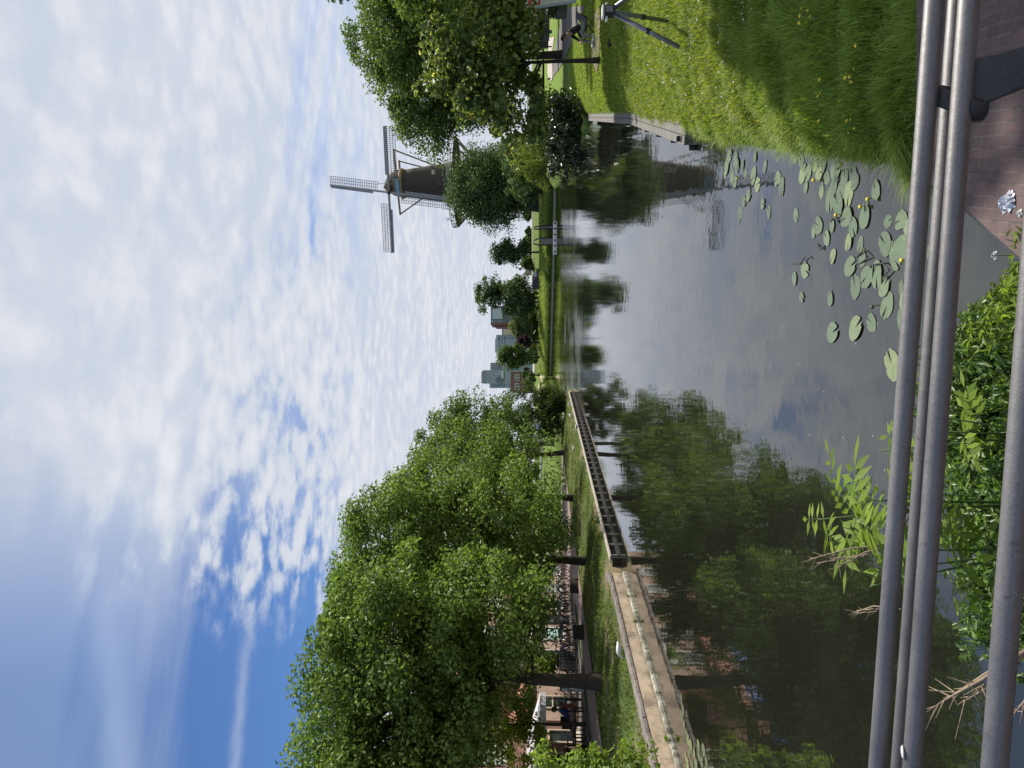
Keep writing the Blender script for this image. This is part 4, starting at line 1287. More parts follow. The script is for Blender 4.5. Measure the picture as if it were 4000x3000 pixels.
c0 = t0 = None
cl = ['terrace chair under the awning nearest the front shrub', 'terrace chair facing the house beside the nearest table', 'terrace chair between the two tables', 'terrace chair beside the pale lamp bollard', 'terrace chair nearest the elm trunk', 'terrace chair turned to the path by the farther table']
for i, (y, d, rz) in enumerate([(26.6, 8.3, 0.3), (27.3, 9.2, 2.6), (28.0, 8.3, 2.9), (28.6, 9.1, 0.5), (30.6, 8.4, 3.0), (29.9, 9.0, 1.2)]):
    if c0 is None: c0 = chair(); o = c0
    else: o = copy_tree(c0)
    o.location = fp(y, d, 0.92); o.rotation_euler = (0, 0, rz); o['label'] = cl[i]
for i, (y, d) in enumerate([(27.2, 8.4), (29.9, 8.3)]):
    if t0 is None: t0 = table(); o = t0
    else: o = copy_tree(t0)
    o.location = fp(y, d, 0.92); o['label'] = ['round dark table nearer the front shrub on the terrace', 'round dark table nearer the elm trunk on the terrace'][i]

lb = empty('lamp_bollard', fp(29.1, 7.4, 0.92), 0, 'pale green bollard lamp with a ringed head in front of the terrace', 'bollard lamp')
pg = plain('pale_green_metal', (0.36, 0.46, 0.42), 0.4, 0.2, 0.1, 8)
MB().lathe([(0.10, 0), (0.10, 0.05), (0.062, 0.08), (0.058, 0.62), (0.085, 0.65), (0.085, 0.68)], n=14).build('post', pg, lb)
MB().lathe([(0.055, 0.68), (0.055, 0.80)], n=14).build('lamp_glass', M['white'], lb)
MB().lathe([(0.09, 0.80), (0.095, 0.83), (0.05, 0.88), (0.01, 0.90)], n=14).build('lamp_hood', pg, lb)

# tree stumps by the path
def stump(y, d, rad, h, label):
    root = empty('tree_stump', fp(y, d, 0.86), 0, label, 'stump')
    rr = np.random.default_rng(int(y * 10))
    b = MB(); n = 14
    prof = [(1.25, -0.1), (1.05, 0.08), (0.95, h * 0.6), (0.92, h)]
    vs = []; jit = rr.uniform(0.85, 1.15, n)
    for r_, z in prof:
        for k in range(n):
            t = 2 * math.pi * k / n
            vs.append((r_ * rad * jit[k] * math.cos(t), r_ * rad * jit[k] * math.sin(t), z))
    fs = [(i * n + k, i * n + (k + 1) % n, (i + 1) * n + (k + 1) % n, (i + 1) * n + k) for i in range(3) for k in range(n)]
    b.add(vs, fs, True); b.build('bark', M['bark'], root)
    MB().add([(0.90 * rad * jit[k] * math.cos(2 * math.pi * k / n), 0.90 * rad * jit[k] * math.sin(2 * math.pi * k / n), h + 0.004) for k in range(n)], [tuple(range(n))]).build('cut_face', M['earth'], root)
    return root


stump(29.6, 5.3, 0.30, 0.46, 'brown tree stump beside the nearest elm trunk on the path')
stump(33.6, 5.2, 0.34, 0.42, 'brown tree stump on the path in front of the bicycles')

# ------------------------------------------------------------------ bicycles
def bicycle(framem):
    root = empty('bicycle', (0, 0, 0), 0, '', 'bicycle', 'bicycles parked in a row in front of the pale brick house')
    R = 0.34
    f = MB()
    bb = (0.0, 0, 0.29); st = (-0.16, 0, 0.78); hd = (0.36, 0, 0.80); hb = (0.40, 0, 0.64); rw = (-0.50, 0, R); fw = (0.56, 0, R)
    for a, b, w in ((bb, st, 0.017), (bb, hb, 0.019), (st, hd, 0.016), (rw, bb, 0.011), (rw, st, 0.010)):
        f.tube([a, b], w, 6)
    f.tube([hd, hb, (0.46, 0, 0.5), fw], [0.017, 0.017, 0.014, 0.012], 6)
    f.build('frame', framem, root)
    for c in (rw, fw):
        w = MB()
        n = 22
        ring = [(c[0] + R * math.cos(2 * math.pi * k / n), 0, c[2] + R * math.sin(2 * math.pi * k / n)) for k in range(n + 1)]
        w.tube(ring, 0.020, 6, cap=False)
        wo = w.build('wheel', M['black'], root)
        s = MB()
        for k in range(10):
            t = 2 * math.pi * k / 10
            s.tube([c, (c[0] + (R - 0.02) * math.cos(t), 0, c[2] + (R - 0.02) * math.sin(t))], 0.0035, 3, cap=False)
        s.build('spokes', M['galv'], wo)
        mg = MB()
        a0, a1 = (20, 175) if c is rw else (35, 165)
        arc = [(c[0] + (R + 0.035) * math.cos(math.radians(q)), 0, c[2] + (R + 0.035) * math.sin(math.radians(q))) for q in np.linspace(a0, a1, 10)]
        mg.tube(arc, [0.024] * 10, 5)
        mg.build('mudguard', framem, root)
    h = MB(); h.tube([hd, (0.34, 0, 0.98)], 0.014, 6)
    h.tube([(0.18, 0.28, 1.0), (0.30, 0.20, 1.03), (0.36, 0, 1.0), (0.30, -0.20, 1.03), (0.18, -0.28, 1.0)], 0.013, 6)
    h.build('handlebar', M['galv'], root)
    s = MB(); s.tube([st, (-0.18, 0, 0.93)], 0.014, 6); s.lathe([(0.02, 0.93), (0.11, 0.94), (0.12, 0.97), (0.06, 1.0)], c=(-0.20, 0, 0), n=12, sx=1.15, sy=0.8)
    s.build('saddle', M['black'], root)
    rk = MB(); rk.box((-0.52, 0, 0.74), (0.40, 0.12, 0.02)); rk.tube([(-0.66, 0.05, 0.74), rw], 0.008, 4); rk.tube([(-0.38, -0.05, 0.74), rw], 0.008, 4)
    rk.build('luggage_rack', M['black_steel'], root)
    return root


bk_mats = [plain('bicycle_black', (0.02, 0.02, 0.022), 0.35, 0.2, 0.1), plain('bicycle_blue', (0.03, 0.07, 0.16), 0.35, 0.2, 0.1), plain('bicycle_grey', (0.30, 0.33, 0.34), 0.35, 0.3, 0.1)]
protos = [bicycle(b) for b in bk_mats]
pl_y = list(np.linspace(32.9, 42.2, 17))
used = [False] * 3
kindc = ['black', 'dark blue', 'grey']
ordn = ['first', 'second', 'third', 'fourth', 'fifth', 'sixth', 'seventh', 'eighth', 'ninth', 'tenth', 'eleventh', 'twelfth', 'thirteenth', 'fourteenth', 'fifteenth', 'sixteenth', 'seventeenth']
for i, y in enumerate(pl_y):
    k = [0, 1, 0, 0, 2, 0, 1, 0, 2, 0, 0, 2, 0, 2, 2, 0, 2][i]
    if not used[k]: o = protos[k]; used[k] = True
    else: o = copy_tree(protos[k])
    o.location = fp(y, 8.55 + random.uniform(-0.15, 0.15), 0.92)
    o.rotation_euler = (random.uniform(-0.12, 0.12), 0, -0.165 + random.uniform(-0.5, 0.1) - 0.25)
    o.rotation_euler.x += 0.10
    o['label'] = '%s bicycle, %s in the row counting from the elm trunk towards the water bend' % (kindc[k], ordn[i])

# ------------------------------------------------------------------ people
skin = plain('skin', (0.46, 0.29, 0.21), 0.55, 0, 0.05)
hairm = plain('dark_hair', (0.020, 0.014, 0.012), 0.6, 0, 0.2, 60, 0.4, 200)
cloth_dark = plain('black_jacket', (0.012, 0.012, 0.016), 0.85, 0, 0.2, 20)
cloth_grey = plain('grey_trousers', (0.22, 0.26, 0.28), 0.85, 0, 0.12, 20)
cloth_blue = plain('blue_jacket', (0.035, 0.065, 0.22), 0.8, 0, 0.15, 20)
cloth_beige = plain('beige_trousers', (0.34, 0.27, 0.21), 0.85, 0, 0.12, 20)


def skin_obj(name, joints, edges, mat, parent, root_i=0, sub=1):
    me = bpy.data.meshes.new(name)
    me.from_pydata([j[0] for j in joints], edges, [])
    me.update()
    me.materials.append(mat)
    o = bpy.data.objects.new(name, me); C.objects.link(o)
    if parent: o.parent = parent
    md = o.modifiers.new('skin', 'SKIN'); md.use_smooth_shade = True
    # the skin layer is made by the modifier's operator-free data API
    if not me.skin_vertices:
        bpy.context.view_layer.objects.active = o
        bpy.ops.mesh.customdata_skin_add()
    for i, j in enumerate(joints):
        rr = j[1] if hasattr(j[1], '__len__') else (j[1], j[1])
        me.skin_vertices[0].data[i].radius = rr
        me.skin_vertices[0].data[i].use_root = (i == root_i)
    if sub:
        s = o.modifiers.new('subdivision', 'SUBSURF'); s.levels = sub; s.render_levels = sub
    return o


def chain(J, Eg, pts, start=None):
    """append a chain of (pos, radius) joints; returns index of the last"""
    prev = start
    for p in pts:
        J.append(p); k = len(J) - 1
        if prev is not None: Eg.append((prev, k))
        prev = k
    return prev


def hand(J, Eg, wrist_i, w, d, up):
    """palm and five separate bent fingers growing from a wrist joint"""
    w = Vector(w); d = Vector(d).normalized(); s = d.cross(Vector(up)).normalized(); n = s.cross(d)
    palm = w + d * 0.065
    pi = chain(J, Eg, [(tuple(palm), (0.034, 0.016))], wrist_i)
    for k, (off, L) in enumerate([(-0.030, 0.068), (-0.010, 0.078), (0.011, 0.072), (0.030, 0.056)]):
        b = palm + s * off + d * 0.028
        chain(J, Eg, [(tuple(b), 0.0095), (tuple(b + d * L * 0.5 - n * 0.012), 0.0085), (tuple(b + d * L * 0.85 - n * 0.040), 0.0075)], pi)
    tb_ = w + d * 0.035 - s * 0.035
    chain(J, Eg, [(tuple(tb_), 0.011), (tuple(tb_ + d * 0.032 - s * 0.022 - n * 0.012), 0.009)], pi)


def person(loc, rz, label, pose, jacket, trousers, shoe, hair_long=True):
    """pose: dict of joints in the body's own frame: +x is where the person faces"""
    root = empty('person', loc, rz, label, 'person')
    J = []; Eg = []
    pel, chest, neck, head = pose['pelvis'], pose['chest'], pose['neck'], pose['head']
    p = chain(J, Eg, [(pel, (0.14, 0.11))])
    mid = tuple((Vector(pel) + Vector(chest)) / 2)
    c = chain(J, Eg, [(mid, (0.125, 0.10)), (chest, (0.15, 0.11))], p)
    nk = chain(J, Eg, [(neck, 0.052)], c)
    hv = (Vector(head) - Vector(neck)).normalized()
    hd = chain(J, Eg, [(tuple(Vector(head) - hv * 0.05), (0.072, 0.070)), (head, (0.082, 0.092)), (tuple(Vector(head) + hv * 0.075), (0.062, 0.072))], nk)
    fw = pose['look']; fv = Vector(fw).normalized()
    chain(J, Eg, [(tuple(Vector(head) + fv * 0.085 - hv * 0.02), 0.018), (tuple(Vector(head) + fv * 0.112 - hv * 0.035), 0.012)], len(J) - 2)
    for sgn in (-1, 1):
        sh = Vector(chest) + Vector((0, sgn * 0.17, 0.04))
        el, wr = pose['elbow'][sgn], pose['wrist'][sgn]
        wi = chain(J, Eg, [(tuple(sh), 0.058), (el, 0.042), (wr, 0.027)], c)
        hand(J, Eg, wi, wr, Vector(wr) - Vector(el), (0, 0, 1))
        hp = Vector(pel) + Vector((0, sgn * 0.09, -0.02))
        kn, an = pose['knee'][sgn], pose['ankle'][sgn]
        md = hp.lerp(Vector(kn), 0.5)
        chain(J, Eg, [(tuple(hp), 0.085), (tuple(md), 0.075), (kn, 0.055), (tuple(Vector(kn).lerp(Vector(an), 0.4)), 0.052), (an, 0.038), (tuple(Vector(an) + Vector((0.07, 0, -0.045))), (0.035, 0.03)), (tuple(Vector(an) + Vector((0.15, 0, -0.055))), (0.032, 0.022))], p)
    skin_obj('body', J, Eg, skin, root)
    # face
    ey = MB(); sd = fv.cross(hv).normalized()
    for s in (-1, 1):
        ey.lathe([(0.002, -0.009), (0.009, 0), (0.002, 0.009)], c=tuple(Vector(head) + fv * 0.082 + sd * s * 0.030 + hv * 0.008), n=8)
    ey.build('eyes', M['black'], root)
    mo = MB(); mo.beam(Vector(head) + fv * 0.086 - hv * 0.062 - sd * 0.022, Vector(head) + fv * 0.086 - hv * 0.062 + sd * 0.022, 0.008, 0.008); mo.build('mouth', plain('lips', (0.30, 0.12, 0.10), 0.5), root)
    er = MB()
    for s in (-1, 1):
        er.lathe([(0.004, -0.028), (0.016, -0.01), (0.018, 0.012), (0.004, 0.026)], c=tuple(Vector(head) + sd * s * 0.084), n=8)
    er.build('ears', skin, root)
    # jacket
    J = []; Eg = []
    a = chain(J, Eg, [(tuple(Vector(pel) + Vector((0, 0, 0.04))), (0.165, 0.135)), (mid, (0.150, 0.125)), (chest, (0.172, 0.132))])
    chain(J, Eg, [(tuple(Vector(neck) - hv * 0.03), 0.075)], a)
    for sgn in (-1, 1):
        sh = Vector(chest) + Vector((0, sgn * 0.17, 0.04))
        chain(J, Eg, [(tuple(sh), 0.075), (pose['elbow'][sgn], 0.057), (tuple(Vector(pose['elbow'][sgn]).lerp(Vector(pose['wrist'][sgn]), 0.88)), 0.042)], a)
    skin_obj('jacket', J, Eg, jacket, root)
    J = []; Eg = []
    a = chain(J, Eg, [(tuple(Vector(pel) + Vector((0, 0, 0.0))), (0.155, 0.125))])
    for sgn in (-1, 1):
        hp = Vector(pel) + Vector((0, sgn * 0.09, -0.02)); kn = Vector(pose['knee'][sgn]); an = Vector(pose['ankle'][sgn])
        chain(J, Eg, [(tuple(hp), 0.102), (tuple(hp.lerp(kn, 0.5)), 0.090), (tuple(kn), 0.070), (tuple(kn.lerp(an, 0.45)), 0.066), (tuple(kn.lerp(an, 0.9)), 0.056)], a)
    skin_obj('trousers', J, Eg, trousers, root)
    for sgn in (-1, 1):
        an = Vector(pose['ankle'][sgn])
        b = MB(); b.box((0, 0, 0), (0.25, 0.10, 0.09))
        so = b.build('shoe', shoe, root, bevel=0.03); so.location = an + Vector((0.07, 0, -0.045))
    hb = MB()
    n = 12
    vs = []; fs = []
    hm = Matrix((fv, sd, hv)).transposed()
    for i, (r_, z) in enumerate([(0.100, -0.10 if hair_long else -0.03), (0.104, -0.02), (0.102, 0.05), (0.075, 0.11), (0.02, 0.128)]):
        for k in range(n):
            t = 2 * math.pi * k / n
            q = Vector((r_ * math.cos(t) * 1.06 - 0.022, r_ * math.sin(t) * 0.93, z))
            if q.x > 0.045 and z < 0.05: q.x = 0.045
            vs.append(Vector(head) + hm @ q)
    fs = [(i * n + k, i * n + (k + 1) % n, (i + 1) * n + (k + 1) % n, (i + 1) * n + k) for i in range(4) for k in range(n)] + [tuple(4 * n + k for k in range(n))]
    hb.add(vs, fs, True)
    hb.build('hair', hairm, root)
    return root


# someone sitting hunched forward on the right lawn, facing left
z = 0.8
for _ in range(10):
    p = on(2322, 118, z); z = zr(p.x, p.y)
person((p.x, p.y, z), math.pi, 'person in black jacket and grey trousers hunched on a low chair on the right lawn',
       dict(pelvis=(-0.18, 0, 0.42), chest=(0.06, 0, 0.84), neck=(0.16, 0, 1.02), head=(0.25, 0, 1.13), look=(0.9, 0, -0.45),
            elbow={-1: (0.18, -0.27, 0.62), 1: (0.14, 0.27, 0.62)}, wrist={-1: (0.38, -0.12, 0.52), 1: (0.36, 0.10, 0.50)},
            knee={-1: (0.28, -0.14, 0.50), 1: (0.26, 0.14, 0.48)}, ankle={-1: (0.36, -0.16, 0.09), 1: (0.26, 0.15, 0.09)}),
       cloth_dark, cloth_grey, M['white'])
ch = empty('low_chair', (p.x, p.y, z), math.pi, 'low dark folding chair under the person on the right lawn', 'chair')
MB().box((-0.16, 0, 0.285), (0.44, 0.46, 0.03)).build('seat', M['black'], ch)
MB().beam((-0.38, 0, 0.30), (-0.56, 0, 0.68), 0.46, 0.03).build('backrest', M['black'], ch)
for s in (-1, 1):
    MB().tube([(-0.56, s * 0.22, 0.68), (-0.30, s * 0.22, 0.24), (0.02, s * 0.22, 0.0)], 0.013, 6).build('leg', M['black_steel'], ch)
    MB().tube([(0.04, s * 0.22, 0.28), (-0.44, s * 0.22, 0.0)], 0.013, 6).build('leg', M['black_steel'], ch)

# someone lounging on a bench on the terrace
q = fp(27.5, 8.0, 0.92); q = Vector((at(2230, 2812, 28.6).x, 28.6, 0.92))
person((q.x, q.y, 0.92), math.radians(-175), 'person in blue jacket and beige trousers lounging on the terrace bench with legs outstretched',
       dict(pelvis=(-0.20, 0, 0.50), chest=(-0.38, 0, 0.90), neck=(-0.40, 0, 1.08), head=(-0.38, 0, 1.20), look=(1, 0, -0.1),
            elbow={-1: (-0.22, -0.26, 0.72), 1: (-0.22, 0.26, 0.72)}, wrist={-1: (0.0, -0.12, 0.62), 1: (0.0, 0.12, 0.62)},
            knee={-1: (0.26, -0.12, 0.54), 1: (0.26, 0.12, 0.54)}, ankle={-1: (0.66, -0.10, 0.46), 1: (0.68, 0.10, 0.46)}),
       cloth_blue, cloth_beige, M['white'])
bn = empty('terrace_bench', (q.x, q.y, 0.92), math.radians(-175), 'dark terrace bench the person in blue is lounging on', 'bench')
MB().box((0.18, 0, 0.37), (1.35, 0.46, 0.05)).build('seat', M['dark_wood'], bn)
MB().box((-0.53, 0, 0.66), (0.05, 0.46, 0.56)).build('backrest', plain('red_cushion', (0.16, 0.03, 0.03), 0.8), bn)
for x_ in (-0.40, 0.76):
    for s in (-0.19, 0.19):
        MB().beam((x_, s, 0), (x_, s, 0.35), 0.05, 0.05, up=(1, 0, 0)).build('leg', M['dark_wood'], bn)

# ------------------------------------------------------------------ birds
bird_white = plain('white_feathers', (0.66, 0.66, 0.65), 0.7, 0, 0.06, 14)
bird_grey = plain('grey_feathers', (0.36, 0.37, 0.39), 0.7, 0, 0.08, 14)
beakm = plain('orange_beak', (0.55, 0.22, 0.04), 0.5)


def bird(name, loc, rz, L, label, neck=0.5, wingm=None, group=None, graze=False):
    root = empty(name, loc, rz, label, 'bird', group)
    b = MB(); h = L * 0.42
    prof = [(-0.52, 0.03, 0.10), (-0.40, 0.10, 0.06), (-0.15, 0.20, 0.0), (0.10, 0.22, -0.01), (0.30, 0.15, 0.04)]
    pts = [(x * L, 0, h + dz * L) for x, r_, dz in prof]; rr = [r_ * L for _, r_, _ in prof]
    if graze:
        nk = [(0.42 * L, 0, h - 0.02 * L), (0.55 * L, 0, h - 0.20 * L), (0.60 * L, 0, h - 0.30 * L), (0.66 * L, 0, h - 0.34 * L)]
    else:
        nk = [(0.40 * L, 0, h + neck * L * 0.35), (0.43 * L, 0, h + neck * L * 0.75), (0.46 * L, 0, h + neck * L), (0.55 * L, 0, h + neck * L * 1.0)]
    b.tube(pts + nk, rr + [0.085 * L, 0.06 * L, 0.07 * L, 0.035 * L], 12)
    b.build('body', bird_white, root)
    k = Vector(nk[-1])
    MB().tube([k, k + Vector((0.10 * L, 0, -0.03 * L))], [0.028 * L, 0.006 * L], 6).build('beak', beakm, root)
    for s in (-1, 1):
        w = MB(); w.tube([(0.22 * L, s * 0.15 * L, h + 0.04 * L), (-0.1 * L, s * 0.205 * L, h + 0.05 * L), (-0.5 * L, s * 0.07 * L, h + 0.10 * L)], [0.05 * L, 0.09 * L, 0.012 * L], 8)
        w.build('wing', wingm or bird_white, root)
        MB().tube([(0.0, s * 0.08 * L, h - 0.15 * L), (0.02 * L, s * 0.08 * L, 0.0)], 0.018 * L, 5).build('leg', beakm, root)
    return root


p = on(2424, 2535, 0.55)
bird('goose', (p.x, p.y, zl(xl(p.y) - p.x)), math.radians(200), 0.38, 'white goose with lowered neck on the grass beside the stone quay wall', graze=True)
for (xs, ys, rz, lab) in [(2245, 1750, 0.4, 'white gull standing on the lawn beside the pale lit grass, largest of the gulls'), (2222, 1577, 2.2, 'gull nearest the bush at the far tip of the left bank'),
                          (2226, 1622, 1.1, 'gull on the far lawn close to the timber capping'), (2250, 1668, 2.9, 'gull at the edge of the timber wall between two others')]:
    p = on(xs, ys, 0.6)
    bird('gull', (p.x, p.y, zl(max(0.4, xl(p.y) - p.x))), rz, 0.36, lab, 0.4, bird_grey, 'gulls on the left lawn')

# ------------------------------------------------------------------ windmill
WD = 150.0
wx = at(2000, 712, WD).x
hz = at(1532, 752, WD).z
mill = empty('windmill', (wx, WD, 0), 0, 'tall dark brick windmill with four lattice sails and a wooden stage around its middle', 'windmill')
zt = at(1580, 712, WD).z; zg = at(1788, 712, WD).z
tw_ = MB(); tw_.lathe([(6.3, 2.0), (5.2, 10), (4.35, zg), (3.55, zg + 6.0), (3.05, zt - 2.0), (2.85, zt)], n=28); tw_.build('tower', M['mill_brick'], mill)
MB().lathe([(2.95, zt), (3.12, zt + 0.25), (3.12, zt + 0.7), (2.9, zt + 0.8)], n=28).build('curb_ring', M['brown_beam'], mill)
ax = Vector((-math.sin(math.radians(31)), -math.cos(math.radians(31)), 0))      # the cap faces left of the viewer
sx = Vector((-ax.y, ax.x, 0))                                                   # across the cap
if sx.x < 0: sx = -sx
cz0 = zt + 0.8; cz1 = at(1506, 712, WD).z
rows = []
for t, w, h in ((-3.6, 0.7, 0.35), (-2.6, 2.1, 0.75), (-1.0, 2.75, 0.98), (1.0, 2.6, 1.0), (2.3, 2.0, 0.98), (3.0, 1.4, 0.92)):
    row = []
    for k in range(11):
        an = math.pi * k / 10
        cc = math.cos(an); ss = math.sin(an)
        p = ax * t + sx * (w * cc * (1 - 0.15 * ss)) + Vector((0, 0, cz0 + (cz1 - cz0) * h * ss ** 0.85))
        row.append(tuple(p))
    rows.append(row)
cp_ = loft('cap', rows, M['thatch'], None); cp_.parent = mill
fr = MB()
fr.add([rows[-1][k] for k in range(11)], [tuple(range(11))]); fr.add([rows[0][k] for k in range(11)], [tuple(range(11))[::-1]])
fr.build('cap_front', M['stage'], mill)
fb = MB()
c_ = ax * 3.02
for s in (-1, 1):
    fb.beam(c_ + sx * s * 1.5 + Vector((0, 0, cz0 - 0.1)), c_ + Vector((0, 0, cz1 - 0.2)), 0.12, 0.30)
fb.beam(c_ + sx * -1.7 + Vector((0, 0, cz0 + 0.9)), c_ + sx * 1.7 + Vector((0, 0, cz0 + 0.9)), 0.14, 0.35)
fb.build('gable_trim', M['brown_beam'], mill)
bb_ = MB(); bb_.beam(c_ + ax * 0.1 + sx * -1.75 + Vector((0, 0, cz0 + 0.2)), c_ + ax * 0.1 + sx * 1.75 + Vector((0, 0, cz0 + 0.2)), 0.12, 0.75); bb_.build('name_board', M['mill_blue'], mill)
fin = MB(); fin.tube([(0, 0, cz1 - 0.3), (0, 0, cz1 + 1.7)], 0.05, 6); fin.beam((-0.25, 0, cz1 + 1.5), (0.25, 0, cz1 + 1.5), 0.05, 0.12); fin.build('weather_vane', M['stage_rail'], mill)
# tail beams and braces
tbm = MB()
for (t, L, dz) in ((-0.6, 7.0, 0.9), (-2.6, 4.2, 0.4)):
    tbm.beam(ax * t + sx * -L + Vector((0, 0, cz0 + dz)), ax * t + sx * L + Vector((0, 0, cz0 + dz)), 0.32, 0.36)
tbm.build('cross_beams', M['brown_beam'], mill)
tl = MB()
foot = -ax * 7.0 + Vector((0, 0, zg + 1.2))
tl.beam(-ax * 3.0 + Vector((0, 0, cz0 + 0.6)), foot, 0.4, 0.4)
tl.build('tail_pole', M['brown_beam'], mill)
for s in (-1, 1):
    MB().beam(-ax * 0.0 + ax * -0.6 + sx * s * 6.8 + Vector((0, 0, cz0 + 0.8)), foot + sx * s * 0.2, 0.22, 0.22).build('brace', M['brown_beam'], mill)
    MB().beam(ax * -2.6 + sx * s * 4.0 + Vector((0, 0, cz0 + 0.3)), foot + Vector((0, 0, 1.2)), 0.20, 0.20).build('brace', M['brown_beam'], mill)
# stage
RG = 9.2
MB().lathe([(4.3, zg - 0.05), (RG, zg - 0.05), (RG, zg + 0.15), (4.3, zg + 0.15)], n=36, smooth=False).build('stage_floor', M['stage'], mill)
rl = MB()
for zz in (0.45, 0.80, 1.10):
    ring = [(RG * math.cos(2 * math.pi * k / 36), RG * math.sin(2 * math.pi * k / 36), zg + zz) for k in range(37)]
    rl.tube(ring, 0.055 if zz < 1 else 0.075, 5, cap=False)
for k in range(36):
    t = 2 * math.pi * k / 36
    rl.tube([(RG * math.cos(t), RG * math.sin(t), zg + 0.1), (RG * 1.01 * math.cos(t), RG * 1.01 * math.sin(t), zg + 1.12)], 0.06, 5)
rl.build('stage_railing', M['stage_rail'], mill)
for k in range(18):
    t = 2 * math.pi * (k + 0.3) / 18
    MB().beam((RG * 0.97 * math.cos(t), RG * 0.97 * math.sin(t), zg - 0.1), (4.5 * math.cos(t), 4.5 * math.sin(t), zg - 4.2), 0.22, 0.24).build('stage_strut', M['stage'], mill)
zw = at(1710, 678, WD).z
wn = MB(); wdir = Vector((0.35, -0.937, 0)); wr_ = 3.62
wside = Vector((0.937, 0.35, 0))
Rw = Matrix((wside, wdir, Vector((0, 0, 1)))).transposed()
wn.box(wdir * wr_ + Vector((0, 0, zw)), (1.0, 0.25, 1.5), M=Rw)
w_o = wn.build('window', M['white'], mill)
wg = MB()
for s in (-1, 1):
    for v in (-1, 1):
        wg.box(wdir * (wr_ + 0.13) + wside * s * 0.21 + Vector((0, 0, zw + v * 0.33)), (0.32, 0.02, 0.52), M=Rw)
wg.build('pane', M['glass'], w_o)
# sails
hub = ax * 3.9 + Vector((0, 0, hz))
hub.x += (at(1532, 752, WD - 3.2).x - wx) - hub.x
tilt = math.radians(13)
upv = Vector((0, 0, 1)) * math.cos(tilt) - ax * math.sin(tilt)
rot = math.radians(3.5)
e1 = (upv * math.cos(rot) + sx * math.sin(rot)).normalized(); e2 = (sx * math.cos(rot) - upv * math.sin(rot)).normalized()
nrm = e1.cross(e2)
MB().tube([hub - ax * 2.6 - Vector((0, 0, 0.5)), hub + ax * 0.5], [0.42, 0.36], 12).build('windshaft', M['stage'], mill)
pole = MB()
for d, trail in ((e1, e2), (e2, -e1), (-e1, -e2), (-e2, e1)):
    MBs = MB()
    MBs.beam(hub + d * 0.2, hub + d * 13.3, 0.34, 0.36, up=tuple(nrm))
    so = MBs.build('sail', M['sail_wood'], mill)
    ld = MB()
    ld.beam(hub + d * 3.6 - trail * 0.42 + nrm * 0.02, hub + d * 13.2 - trail * 0.36 + nrm * 0.02, 0.42, 0.06, up=tuple(nrm))
    ld.build('leading_board', M['sail_wood'], so)
    la = MB()
    for k in range(27):
        q0 = hub + d * (2.6 + k * 0.408)
        la.beam(q0 + trail * 0.1 - nrm * 0.05, q0 + trail * 1.95 + nrm * (0.22 - k * 0.008), 0.07, 0.07, up=tuple(nrm))
    for off in (0.75, 1.35, 1.93):
        la.beam(hub + d * 2.6 + trail * off + nrm * 0.10, hub + d * 13.25 + trail * off + nrm * 0.02, 0.07, 0.07, up=tuple(nrm))
    la.build('lattice', M['lattice'], so)

# ------------------------------------------------------------------ far buildings
def block(name, xs0, xs1, ys0, ys1, D, depth, mat, label, parent=None, part='block', extra=None, gz=2.0):
    """an upright building whose front fills the given part of the view at distance D"""
    xa = at(xs0, ys1, D).x; xb = at(xs0, ys0, D).x; zt = at(xs0, (ys0 + ys1) / 2, D).z
    zb = gz if xs1 is None else at(xs1, (ys0 + ys1) / 2, D).z
    b = MB(); b.box(((xa + xb) / 2, D + depth / 2, (zt + zb) / 2), (xb - xa, depth, zt - zb))
    if parent is None:
        root = empty(name, (0, 0, 0), 0, label, 'building')
        b.build(part, mat, root)
        return root
    return b.build(part, mat, parent)


def winrow(parent, xs, ys0, ys1, n, D, hpx, wfrac, mat, name='window'):
    for i in range(n):
        yc = ys0 + (ys1 - ys0) * (i + 0.5) / n
        w = (ys1 - ys0) / n * wfrac
        p0 = at(xs, yc, D); s = D / FPX
        b = MB(); b.box((p0.x, D - 0.06, p0.z), (w * s, 0.1, hpx * s))
        b.build(name, mat, parent)


D = 420
tb_ = block('tower_block', 1884, None, 1446, 1499, D, 22, M['grey_clad'], 'grey tower block with darker bands and roof mast, tallest building beyond the water', part='tower', gz=4)
block('', 1912, None, 1499, 1516, D + 4, 18, M['pale_clad'], '', tb_, 'left_wing')
block('', 1915, None, 1417, 1446, D + 5, 18, M['pale_clad'], '', tb_, 'right_wing')
block('', 1938, 1962, 1474, 1492, D - 1.5, 3, M['dark_clad'], '', tb_, 'recess_panel')
block('', 1960, 1966, 1449, 1478, D - 2.2, 3, M['white'], '', tb_, 'white_band')
block('', 1880.5, 1885, 1452, 1496, D + 2, 16, M['dark_clad'], '', tb_, 'roof_parapet')
winrow(tb_, 1893, 1449, 1496, 7, D, 5, 0.45, M['dark_clad'])
for k in range(6):
    winrow(tb_, 1924 + k * 9, 1501, 1515, 2, D + 4, 4, 0.7, M['dark_clad'])
for k in range(4):
    for j in range(3):
        p0 = at(1930, 1422 + j * 9, D + 5); s = (D + 5) / FPX
    b = MB(); b.box((at(1930, 1420 + k * 7, D + 5).x, D + 4.9, at(1940, 1420, D + 5).z), (0.5, 0.3, 6.5)); b.build('window', M['dark_clad'], tb_)
ant = MB(); p0 = at(1884, 1494, D + 3); ant.tube([p0, p0 + Vector((0, 0, 1.8))], 0.12, 5); ant.beam(p0 + Vector((-0.8, 0, 1.6)), p0 + Vector((4, 0, 1.2)), 0.12, 0.12); ant.build('mast', M['dark_clad'], tb_)

